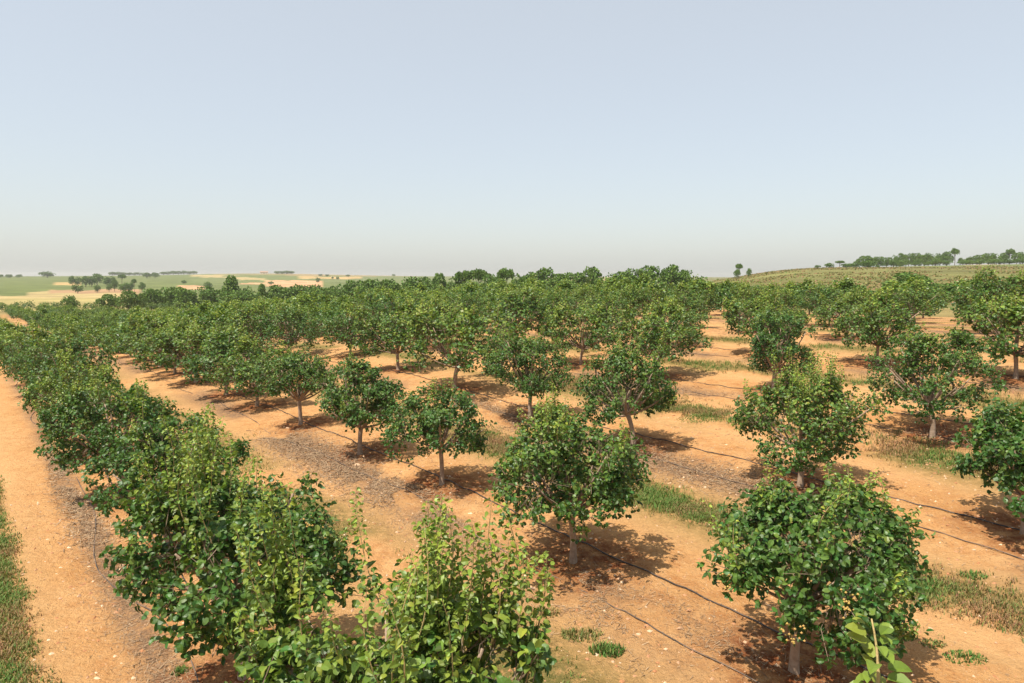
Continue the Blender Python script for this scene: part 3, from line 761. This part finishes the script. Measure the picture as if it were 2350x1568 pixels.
sd = norm(np.cross(d, np.array([0, 0, 1.0])) + R.normal(0, .3, (n, 3))); P0 = P + np.array([0, 0, .012])
a_ = P0 - d * ln_[:, None] / 2; b2 = P0 + d * ln_[:, None] / 2; w_ = sd * wd_[:, None]
V = np.stack([a_ - w_, a_ + w_, b2 + w_ * .5, b2 - w_ * .5], 1).reshape(-1, 3); F = np.arange(n * 4).reshape(-1, 4)
lo = obj('dry_litter', make_mesh('dry_litter', V, F, [M_LITTER], dict(tint=np.repeat(R.random(n), 4)))); tag(lo, 'grey brown dry twigs and leaf litter strewn along the hoses', 'litter', kind='stuff')

R = rng(610); n = 11000; u = R.uniform(0, 17, n); v = R.uniform(-1, 17, n); P = drop(u, v); s = .007 + .030 * R.random(n) ** 3
V, F = blobs(P, s[:, None] * R.uniform(.6, 1.3, (n, 3)) * np.array([1, 1, .7])); V += R.normal(0, .1, V.shape) * np.repeat(s, 6)[:, None]
po = obj('pebbles', make_mesh('pebbles', V, F, [M_STONE], dict(tint=np.repeat(R.random(n) ** 2.2, 6)))); tag(po, 'small pale pebbles and soil clods scattered over the orange soil', 'pebbles', kind='stuff')

BL_V = np.array([[-.5, 0, 0], [.5, 0, 0], [-.38, .12, .55], [.38, .12, .55], [0, .42, 1.0]])
def blades(P, Hh, W, R, spread=.5):
    n = len(P); a = R.random(n) * 6.283; cs, sn_ = np.cos(a)[:, None], np.sin(a)[:, None]
    T = np.broadcast_to(BL_V, (n, 5, 3)); bend = R.uniform(.2, 1.6, n)[:, None] * spread
    lx = T[:, :, 0] * W[:, None]; ly = T[:, :, 1] * Hh[:, None] * 1.5 * bend; lz = T[:, :, 2] * Hh[:, None]
    V = np.stack([P[:, None, 0] + cs * lx - sn_ * ly, P[:, None, 1] + sn_ * lx + cs * ly, P[:, None, 2] + lz], -1).reshape(-1, 3)
    b0 = np.arange(n)[:, None, None] * 5
    return V, [(b0 + np.array([[[0, 1, 3, 2]]])).reshape(-1, 4), (b0 + np.array([[[2, 3, 4]]])).reshape(-1, 3)]
def weeds(name, label, us, vc, vw, n, seed, thr, h=(.04, .13), dry=.35, cat='weeds'):
    R = rng(seed); nc = n // 7
    u = R.uniform(us[0], us[1], nc); v = vc + R.normal(0, vw, nc) * (.45 + 1.1 * vnoise(u * .7, u * 0 + seed)) + .25 * (vnoise(u * .4, u * 0 + seed + 9) - .5)
    if seed == 701: v = R.uniform(-1.25, .30, nc) + .22 * R.random(nc) ** 2 + .35 * (fbm(u * .8, u * 0, 3) - .5)       # a full verge
    k = fbm(u * .33 + 31, v * .5 + 8, 3) + .40 * (vnoise(u * 1.9, v * 1.9 + 4) - .5) + .2 * (R.random(nc) - .5) > thr
    u, v = u[k], v[k]
    dryc = np.clip(dry + 2.4 * (fbm(u * 1.1, v * 1.1 + 50, 2) - .5), 0, 1)
    u = np.repeat(u, 7) + R.normal(0, .045, len(u) * 7); v = np.repeat(v, 7) + R.normal(0, .045, len(v) * 7); dryc = np.repeat(dryc, 7)
    m = len(u); P = drop(u, v) - np.array([0, 0, .005])
    V, F = blades(P, R.uniform(h[0], h[1], m), R.uniform(.006, .019, m), R, 1.1)
    yg = np.clip(dryc + R.normal(0, .33, m), 0, 1)
    o = obj(name, make_mesh(name, V, F, [M_WEED], dict(young=np.repeat(yg, 5), hue=np.repeat(np.clip(R.normal(.45, .3, m), 0, 1), 5), tint=np.repeat(np.clip(R.normal(.5, .25, m), 0, 1), 5))))
    tag(o, label, cat, kind='stuff')
weeds('weed_strip', 'grass and weeds growing along the far side of the dirt track', (6, 19), -.75, .42, 120000, 701, .24, (.02, .07), dry=.30, cat='grass')
weeds('weed_strip', 'low reddish green weed strip between the second and third tree rows', (1, 15), 10.25, .30, 64000, 702, .27, (.02, .085), dry=.45)
weeds('weed_strip', 'sparse weeds between the track row and the second tree row', (3, 26), 4.7, .35, 20000, 703, .45, (.02, .08), dry=.5)
weeds('weed_strip', 'green weed strip between the third and fourth tree rows', (2, 20), 16.1, .34, 44000, 704, .28, (.03, .10), .36)
weeds('weed_strip', 'weed strip between the fourth and fifth tree rows', (1, 36), 21.2, .45, 20000, 705, .33, (.05, .13), .38)
weeds('weed_strip', 'weed strip between the fifth and sixth tree rows', (1, 40), 26.4, .5, 12000, 706, .33, (.06, .16), .42)

def weed_plant(px, py, w, h, label, dry=.1, name='weed_plant', n=170, mat=None):
    x, y = ground_at(px, py); R = rng(int(px * 7 + py)); root_z = hz(x, y)
    ang = R.random(n) * 6.283; q = np.sqrt(R.random(n)) * w; P = np.c_[np.cos(ang) * q * 1.25, np.sin(ang) * q * .8]
    z = height(P[:, 0] + x, P[:, 1] + y) - root_z - .006
    V, F = blades(np.c_[P, z], h * (1.1 - .6 * q / w) * R.uniform(.5, 1.1, n), R.uniform(.010, .024, n), R, .8)
    o = obj(name, make_mesh(name, V, F, [M_WEED], dict(young=np.repeat(np.clip(R.normal(dry, .15, n), 0, 1), 5), hue=np.repeat(np.clip(R.normal(.8, .2, n), 0, 1), 5), tint=np.repeat(np.clip(R.normal(.5, .25, n), 0, 1), 5))), loc=(x, y, root_z))
    tag(o, label, 'weed', 'single weeds on the bare soil')
weed_plant(2232, 1316, .17, .10, 'bright green weed tuft on bare soil beside the grey litter', 0.05)
weed_plant(2150, 1330, .11, .06, 'faded brownish weed tuft next to the bright green one', .75)
weed_plant(2074, 1456, .14, .07, 'dark green creeping weed beside the shade of the round tree', 0.0)
weed_plant(2215, 1505, .20, .07, 'blue green spreading weed on the soil past the round tree', 0.0, n=260)
weed_plant(2140, 1475, .13, .06, 'dull olive weed between the two creeping green ones', .35)
weed_plant(1392, 1488, .17, .16, 'bushy bright green weed between the two hoses', 0.05, n=240)
weed_plant(1332, 1452, .22, .12, 'brownish weed clump behind the bushy bright green one', .45, n=240)
weed_plant(1250, 1400, .18, .10, 'reddish dry weed clump by the hose bend', .7)
weed_plant(1120, 992, .32, .06, 'flat blue green weed mat by the small tree', 0.0, n=380)
weed_plant(1612, 958, .55, .07, 'wide flat green weed mat between two tree rows', 0.0, n=650)
weed_plant(1560, 938, .25, .07, 'small green mat behind the wide weed mat', 0.05, n=260)
weed_plant(415, 1545, .10, .08, 'tiny weed in the dry litter beside the track hose', .1, n=90)

def stone(px, py, s, label):
    x, y = ground_at(px, py); R = rng(int(px + py)); th = np.linspace(0, 6.283, 9)[:-1]
    rings = [(-.5, .8), (0, 1.0), (.35, .85), (.6, .4)]
    V = np.array([[math.cos(a) * r_ * s * (1 + R.normal(0, .1)), math.sin(a) * r_ * s * .75 * (1 + R.normal(0, .1)), z_ * s * .7] for z_, r_ in rings for a in th] + [[0, 0, .45 * s]])
    i = np.arange(3)[:, None] * 8; j = np.arange(8)[None]; k = (j + 1) % 8
    F = [np.stack([i + j, i + k, i + 8 + k, i + 8 + j], -1).reshape(-1, 4), np.stack([24 + np.arange(8), 24 + (np.arange(8) + 1) % 8, np.full(8, 32)], -1)]
    o = obj('stone', make_mesh('stone', V, F, [M_STONE], dict(tint=np.full(len(V), .55)), False), loc=(x, y, hz(x, y))); tag(o, label, 'stone', 'loose stones on the soil')
stone(820, 1068, .085, 'flat orange stone below the dark tree beside the small one')
stone(1222, 1348, .05, 'small rounded stone in the grey litter by the hose')
stone(1465, 1452, .035, 'small pale stone near the hose bend')
stone(660, 985, .06, 'small stone near the pale sunlit trunk')

# ------------------------------------------------------------------ pines and other far trees
def gen_pine(seed, kind):
    """unit-ish pine: height 1, crown width about 1 (scaled per tree)"""
    R = rng(seed); a = Acc(); tr = Acc(); L = []
    if kind == 'round':
        for q in range(22):
            d = rand_dirs(R, 1)[0]; L.append((d[0] * .31, d[1] * .31, .52 + d[2] * .30, .15 + .07 * R.random()))
        tb = .22
    elif kind == 'umbrella':
        for q in range(15):
            an = R.random() * 6.283; r_ = .36 * math.sqrt(R.random()); L.append((math.cos(an) * r_, math.sin(an) * r_, .80 - .35 * r_ ** 2 + R.normal(0, .03), .13 + .04 * R.random()))
        tb = .72
    elif kind == 'cone':
        for q in range(20):
            h_ = .22 + .68 * (q / 19); r_ = .36 * (1 - h_) ** .7 * R.uniform(.4, 1); an = q * 2.4
            L.append((math.cos(an) * r_, math.sin(an) * r_, h_, .13 + .09 * (1 - h_)))
        tb = .3
    else:
        for q in range(13):
            d = rand_dirs(R, 1)[0]; L.append((d[0] * .32, d[1] * .32, .42 + d[2] * .26, .22 + .06 * R.random()))
        tb = .25
    L = np.array(L); n = 1500
    pk = R.integers(0, len(L), n); d = rand_dirs(R, n); d[:, 2] = np.where(d[:, 2] < -.35, -d[:, 2], d[:, 2]); d = norm(d)
    P = L[pk, :3] + d * L[pk, 3:4] * R.uniform(.75, 1.06, (n, 1))
    fine = R.random(len(L))
    leaves_into(a, dict(P=P, D=norm(d + R.normal(0, .7, (n, 3))), N=norm(d + R.normal(0, .5, (n, 3))), S=R.uniform(.05, .085, n), young=np.clip(.15 + .35 * fine[pk] * R.random(n) + .1 * P[:, 2], 0, 1), hue=np.clip(R.normal(.5, .25, n), 0, 1), tint=np.clip(R.normal(.5, .2, n), 0, 1), curl=np.zeros(n), lod='lo'))
    tr.add(*tube(bez(np.array([0, 0, -.05]), np.array([R.normal(0, .03), R.normal(0, .03), .3]), np.array([R.normal(0, .04), 0, tb + .12]), 5), np.linspace(.035, .018, 5), 6))
    for q in range(5):
        c = L[R.integers(0, len(L)), :3]; tr.add(*tube(np.array([[0, 0, tb * .75], c * .6 + np.array([0, 0, tb * .3]), c]), [.014, .010, .005], 4))
    return [('trunk', tr.mesh('trunk', [M_PBARK], True)), ('crown', a.mesh('crown', [M_PINE]))]
PINES = {k: [gen_pine(800 + 10 * i + q, k) for q in range(3)] for i, k in enumerate(('round', 'umbrella', 'cone', 'bush'))}
RP = rng(88)
def pine(px, ytop, wpx, dist, kind, label, group, ybase=None, cat='tree', name=None):
    d = ray(px, ytop); hd = math.hypot(d[0], d[1])
    if ybase is not None and dist is None:
        x, y = ground_at(px, ybase, 3000); dist = math.hypot(x, y)
    x, y = d[0] / hd * dist, d[1] / hd * dist
    zt = CAM_H + d[2] / hd * dist; zg = hz(x, y) - .1; h = zt - zg
    w = wpx / FPX * dist / math.sqrt(1 + ((px - CX) / FPX) ** 2) * math.cos(math.atan((px - CX) / FPX)) ** 0
    h = max(h, w * (.55 if kind == 'bush' else .5))
    ws = w / {'round': .92, 'umbrella': .95, 'cone': .80, 'bush': 1.05}[kind]; hs = h / {'round': 1.0, 'umbrella': .95, 'cone': 1.02, 'bush': .92}[kind]
    root = empty(name or {'round': 'stone_pine', 'umbrella': 'umbrella_pine', 'cone': 'pine_tree', 'bush': 'bush'}[kind], (x, y, zg), RP.random() * 6.28, (ws, ws, hs))
    for nm, me in PINES[kind][int(RP.integers(0, 3))]: obj(nm, me, root)
    tag(root, label, cat, group)
    return h, w, dist
# the belt of pines in the dip behind the orchard
belt = [(162, 677, 30, 185, 'bush'), (247, 673, 36, 185, 'round'), (292, 667, 34, 180, 'round'), (318, 673, 26, 180, 'bush'), (345, 660, 30, 190, 'round'), (372, 658, 30, 195, 'round'), (402, 656, 46, 190, 'round'),
        (425, 660, 38, 185, 'bush'), (455, 658, 40, 185, 'round'), (485, 654, 46, 190, 'round'), (566, 655, 26, 190, 'round'), (545, 664, 70, 180, 'bush'),
        (637, 655, 46, 180, 'round'), (672, 650, 44, 180, 'round'), (700, 652, 44, 178, 'round'), (737, 650, 42, 180, 'round'), (777, 650, 40, 180, 'round'), (815, 640, 44, 175, 'round'), (855, 642, 48, 172, 'round'),
        (892, 642, 44, 170, 'round'), (927, 634, 44, 168, 'round'), (962, 632, 50, 168, 'round'), (1043, 633, 40, 165, 'round'), (1064, 626, 34, 165, 'umbrella'), (1098, 623, 34, 165, 'umbrella'),
        (1125, 630, 40, 160, 'round'), (1161, 621, 34, 165, 'umbrella'), (1191, 626, 40, 160, 'round'), (1219, 626, 44, 158, 'round'), (1254, 616, 46, 158, 'round'), (1284, 625, 44, 155, 'round'), (1316, 622, 46, 155, 'round'),
        (1356, 614, 44, 155, 'round'), (1395, 624, 44, 150, 'round'), (1428, 620, 40, 150, 'round'), (1458, 613, 42, 150, 'round'), (1492, 606, 44, 150, 'round'), (1542, 609, 42, 150, 'round'), (1570, 616, 36, 150, 'round'), (1605, 632, 36, 140, 'round'),
        (985, 640, 44, 160, 'round'), (1075, 640, 44, 155, 'round'), (1145, 640, 44, 150, 'round'), (720, 660, 40, 170, 'bush'), (760, 662, 40, 165, 'bush'), (840, 655, 46, 160, 'bush')]
for q in belt:
    size = 'narrow' if q[2] < 34 else 'mid-sized' if q[2] < 43 else 'broad'
    part_ = ('between the golden field and the conical pine' if q[0] < 531 else 'between the conical pine and the dark taller pine' if q[0] < 1008 else 'past the dark taller pine toward the dry hill' if q[0] < 1300 else 'close to the foot of the dry hill')
    kd_ = {'round': 'rounded stone pine', 'bush': 'low evergreen', 'umbrella': 'flat topped pine'}[q[4]]
    pine(q[0], q[1], q[2] * 1.3, q[3], q[4], size + ' ' + kd_ + ' behind the orchard ' + part_, size + ' ' + kd_ + 's ' + part_)
pine(531, 636, 50, 185, 'cone', 'tall pale green conical pine standing out of the belt behind the orchard', 'tall pines behind the orchard')
pine(601, 654, 28, 180, 'cone', 'small pale olive pine between the conical pine and dark stone pines', 'tall pines behind the orchard')
pine(1008, 623, 34, 165, 'round', 'dark dense stone pine standing a head above the belt', 'stone pines behind the orchard, dark')
pine(2084, 626, 100, 112, 'round', 'large bright green stone pine just behind the orchard below the dry hill', 'big stone pines below the dry hill')
pine(2160, 648, 62, 112, 'round', 'low bright green stone pine between two larger ones below the dry hill', 'big stone pines below the dry hill')
pine(2225, 640, 70, 112, 'round', 'wide stone pine at the foot of the dry hill', 'big stone pines below the dry hill')
pine(2272, 646, 50, 112, 'round', 'small stone pine next to the wide one at the hill foot', 'big stone pines below the dry hill')
pine(1840, 650, 40, 110, 'bush', 'green bush behind the orchard at the foot of the dry hill', 'bushes at the hill foot')
def z6(X, Y): return 1744 + .2578 * X, 550.8 + .2578 * Y
ridge = [(515, 232, 45, 300, 'bush'), (622, 207, 75, 300, 'bush'), (712, 190, 75, 320, 'umbrella'), (757, 207, 60, 320, 'round'), (815, 207, 60, 330, 'round'), (940, 135, 125, 380, 'round'), (1060, 143, 95, 390, 'round'), (1130, 150, 40, 400, 'round'),
         (1190, 130, 70, 410, 'round'), (1258, 120, 75, 410, 'round'), (1330, 115, 85, 420, 'round'), (1385, 110, 85, 420, 'round'), (1470, 108, 95, 420, 'round'), (1545, 120, 75, 425, 'round'), (1610, 112, 85, 430, 'round'), (1670, 105, 85, 430, 'round'),
         (1790, 160, 40, 430, 'round'), (1840, 163, 60, 430, 'bush'), (1900, 140, 85, 430, 'round'), (1960, 127, 85, 430, 'round'), (2040, 112, 95, 425, 'round'), (2110, 120, 85, 420, 'round'), (2180, 108, 75, 430, 'round'), (2230, 92, 65, 430, 'umbrella'), (2290, 105, 75, 425, 'round'), (2345, 100, 70, 420, 'round'), (2400, 104, 80, 420, 'round'),
         (2130, 170, 80, 400, 'bush'), (2060, 180, 90, 400, 'bush'), (2320, 165, 90, 395, 'bush'), (1950, 180, 70, 400, 'bush'), (1420, 165, 80, 400, 'bush'), (1300, 170, 70, 400, 'bush'), (1560, 165, 80, 405, 'bush')]
for X, Y, W, dist, kd in ridge:
    x_, y_ = z6(X, Y)
    pine(x_, y_, W * .2578 * 1.12, dist, kd, {'round': 'stone pine in the grove on the ridge above the sandy bank', 'bush': 'dark bush at the edge of the ridge grove', 'umbrella': 'umbrella pine with open crown on the ridge'}[kd], {'round': 'stone pines on the ridge', 'bush': 'bushes on the ridge', 'umbrella': 'umbrella pines on the ridge'}[kd])
RB = rng(77)
for q in range(17):
    pine(1962 + q * 24 + RB.normal(0, 7), 602 + RB.normal(0, 3.2), 20 + 9 * RB.random(), 392 + 14 * RB.random(), 'bush' if q % 3 else 'round', 'shrubby young pine filling the grove edge above the sandy bank', 'shrubby young pines on the ridge')
pine(*z6(1740, 88), 21, 430, 'umbrella', 'tall lone umbrella pine with bare trunk overtopping the ridge grove', 'tall ridge pine')
pine(*z6(1195, 170), 21, 340, 'round', 'round green tree standing in front of the ridge grove', 'tree before the ridge grove')
pine(*z6(960, 235), 33, 300, 'bush', 'wide dark low bush on the dry slope below the grove', 'bushes on the dry slope')
pine(*z6(780, 240), 16, 300, 'bush', 'small dark bush on the dry slope below the grove', 'bushes on the dry slope')
pine(*z6(1050, 245), 11, 300, 'bush', 'tiny bush beside the wide dark one', 'bushes on the dry slope')
pine(1696, 608, 16, 240, 'umbrella', 'small umbrella pine at the foot of the dry hill crest', 'small trees by the hill crest')
pine(1692, 618, 16, 235, 'bush', 'dark bush beneath the small umbrella pine', 'small trees by the hill crest')
pine(1719, 615, 12, 235, 'bush', 'small round bush near the crest of the dry hill', 'small trees by the hill crest')
def z1(X, Y): return .1758 * X, 587.5 + .1758 * Y
valley = [(935, 262, 70, 620, 'round'), (1010, 265, 75, 620, 'round'), (1110, 255, 110, 600, 'round'), (1190, 262, 80, 600, 'round'), (1260, 232, 150, 640, 'round'), (1390, 260, 100, 620, 'round'), (1450, 255, 80, 630, 'round'), (1590, 252, 100, 640, 'umbrella'),
          (1490, 310, 80, 480, 'round'), (1420, 370, 60, 470, 'round'), (1610, 340, 130, 450, 'round'), (1690, 335, 90, 455, 'round'), (1750, 312, 60, 460, 'umbrella'), (1850, 345, 80, 470, 'round'), (1010, 362, 110, 440, 'round'), (1262, 380, 75, 455, 'round')]
for X, Y, W, dist, kd in valley:
    x_, y_ = z1(X, Y)
    pine(x_, y_, W * .1758 * 1.1, dist, kd, {'round': 'round tree in the scattered grove across the valley fields', 'umbrella': 'flat crowned pine in the scattered grove across the valley'}[kd], {'round': 'trees across the valley', 'umbrella': 'flat crowned pines across the valley'}[kd])
x_, y_ = z1(615, 197); pine(x_, y_, 30, 1150, 'round', 'large lone round tree on the skyline above the vineyards', 'lone skyline tree')
for X, Y, W in ((10, 242, 60), (115, 262, 80), (250, 262, 75)):
    x_, y_ = z1(X, Y); pine(x_, y_, W * .19, 1150, 'bush', 'low bush on the skyline near the lone round tree', 'skyline bushes')
for X, Y, W in ((1470, 228, 90), (1540, 224, 90), (1610, 226, 90), (1680, 230, 80), (1750, 236, 80), (1820, 236, 80), (2130, 220, 80), (2190, 212, 90), (2260, 210, 90), (2330, 210, 90), (2400, 212, 90), (2470, 214, 80), (2530, 214, 80)):
    x_, y_ = z1(X, Y); pine(x_, y_, W * .2, 1450, 'round', 'hazy pine of the long grove on the far skyline', 'far skyline grove')
for X, Y, W in ((1917, 213, 100), (2020, 217, 100)):
    x_, y_ = z1(X, Y); pine(x_, y_, W * .185, 1000, 'round', 'round tree standing apart before the far skyline grove', 'trees before the skyline grove')
def z7(X, Y): return 367 + .2344 * X, 587.5 + .2344 * Y
for X, Y, W, dist, kd, lab in ((235, 238, 48, 700, 'round', 'reddish brown tree in the green vineyard'), (465, 250, 78, 520, 'bush', 'grey green bushy tree behind the pine belt'), (1085, 250, 55, 700, 'bush', 'dark bush at the edge of the pink ploughed field'), (1545, 208, 50, 800, 'round', 'dark tree below the pair on the far slope'),
                              (1570, 178, 42, 1200, 'round', 'dark tree of a pair on the far slope'), (1635, 184, 42, 1200, 'round', 'smaller tree of a pair on the far slope'), (1840, 188, 48, 1200, 'round', 'pale grey tree alone on the far slope'), (1740, 203, 32, 1000, 'bush', 'small bush between the pair and the pale tree'),
                              (1690, 203, 24, 1000, 'bush', 'tiny bush beside the pair on the far slope'), (2290, 182, 40, 1400, 'bush', 'low bush near the end of the far slope')):
    x_, y_ = z7(X, Y); pine(x_, y_, W * .2344, dist, kd, lab, 'trees on the far slope')
for X, Y, W in ((1150, 155, 60), (1195, 158, 60), (1240, 152, 70), (1285, 158, 60)):
    x_, y_ = z7(X, Y); pine(x_, y_, W * .25, 1350, 'round', 'dark tree of the small copse on the far hill', 'copse on the far hill')

# the farmhouse on the far hill
M_PLASTER, _nt, _b = new_mat('weathered_plaster'); _b.inputs['Roughness'].default_value = .9
_nt.links.new(mixc(_nt, ramp(_nt, noise(_nt, .8), .4, .65), (.62, .52, .40), (.74, .66, .54)), _b.inputs['Base Color'])
M_TILE, _nt, _b = new_mat('clay_tile'); _b.inputs['Roughness'].default_value = .9
_nt.links.new(mixc(_nt, ramp(_nt, noise(_nt, 1.5), .4, .65), (.33, .16, .09), (.42, .25, .15)), _b.inputs['Base Color'])
M_DARK, _nt, _b = new_mat('dark_opening'); _b.inputs['Base Color'].default_value = (.03, .025, .02, 1)
def box(a, x0, x1, y0, y1, z0, z1_):
    V = np.array([[x, y, z] for x in (x0, x1) for y in (y0, y1) for z in (z0, z1_)], float)
    a.add(V, np.array([[0, 1, 3, 2], [4, 6, 7, 5], [0, 4, 5, 1], [2, 3, 7, 6], [0, 2, 6, 4], [1, 5, 7, 3]]))
d = ray(606, 626); d = d / math.hypot(d[0], d[1]); hx, hy = d[0] * 1380, d[1] * 1380
house = empty('farmhouse', (hx, hy, hz(hx, hy) - .3), .3)
a = Acc(); box(a, -7, 7, -3, 3, 0, 3.6); obj('wall', a.mesh('wall', [M_PLASTER]), house)
Vr = np.array([[-7.4, -3.4, 3.55], [7.4, -3.4, 3.55], [7.4, 3.4, 3.55], [-7.4, 3.4, 3.55], [-7.4, 0, 5.0], [7.4, 0, 5.0]])
obj('roof', make_mesh('roof', Vr, [np.array([[0, 1, 5, 4], [2, 3, 4, 5], [0, 3, 2, 1]]), np.array([[0, 4, 3], [1, 2, 5]])], [M_TILE]), house)
for q, xx in enumerate((-4.5, 0, 4.2)):
    a = Acc(); box(a, xx - .55, xx + .55, -3.06, -2.98, 0 if q == 1 else 1.3, 2.4); obj('door' if q == 1 else 'window', a.mesh('opening', [M_DARK]), house)
tag(house, 'small pale farmhouse on top of the far hill beside the dark copse', 'house')

# dry scrub on the right-hand hill
R = rng(900); n = 30000
az = np.radians(R.uniform(14, 41, n)); r_ = np.exp(R.uniform(math.log(105), math.log(330), n)); x, y = np.sin(az) * r_, np.cos(az) * r_
k = fbm(x * .06, y * .06, 3) + .12 * R.random(n) > .50; x, y, r_ = x[k], y[k], r_[k]; n = len(x)
P = np.c_[x, y, height(x, y) - .05]; V, F = blades(P, R.uniform(.12, .42, n), R.uniform(.3, .7, n), R, .9)
so = obj('dry_scrub', make_mesh('dry_scrub', V, F, [M_WEED], dict(young=np.repeat(np.clip(R.normal(.6, .25, n), 0, 1), 5), hue=np.repeat(np.clip(R.normal(.4, .25, n), 0, 1), 5), tint=np.repeat(np.clip(R.normal(.5, .13, n), 0, 1), 5))))
tag(so, 'dry grass and low scrub covering the hillside behind the orchard', 'scrub', kind='stuff')

# ------------------------------------------------------------------ the summer haze that veils the far slopes
a = Acc(); box(a, -5700, 5700, -5700, 5700, -22, 26)
M_HAZE = bpy.data.materials.new('summer_haze'); M_HAZE.use_nodes = True; hn = M_HAZE.node_tree
hn.nodes.remove(hn.nodes['Principled BSDF']); pv = hn.nodes.new('ShaderNodeVolumePrincipled')
pv.inputs['Color'].default_value = (.90, .88, .83, 1); pv.inputs['Density'].default_value = .00021; pv.inputs['Anisotropy'].default_value = .2
hn.links.new(pv.outputs[0], hn.nodes['Material Output'].inputs['Volume'])
ho = obj('haze', a.mesh('haze', [M_HAZE])); tag(ho, 'pale summer haze over the far fields', 'haze', kind='stuff')
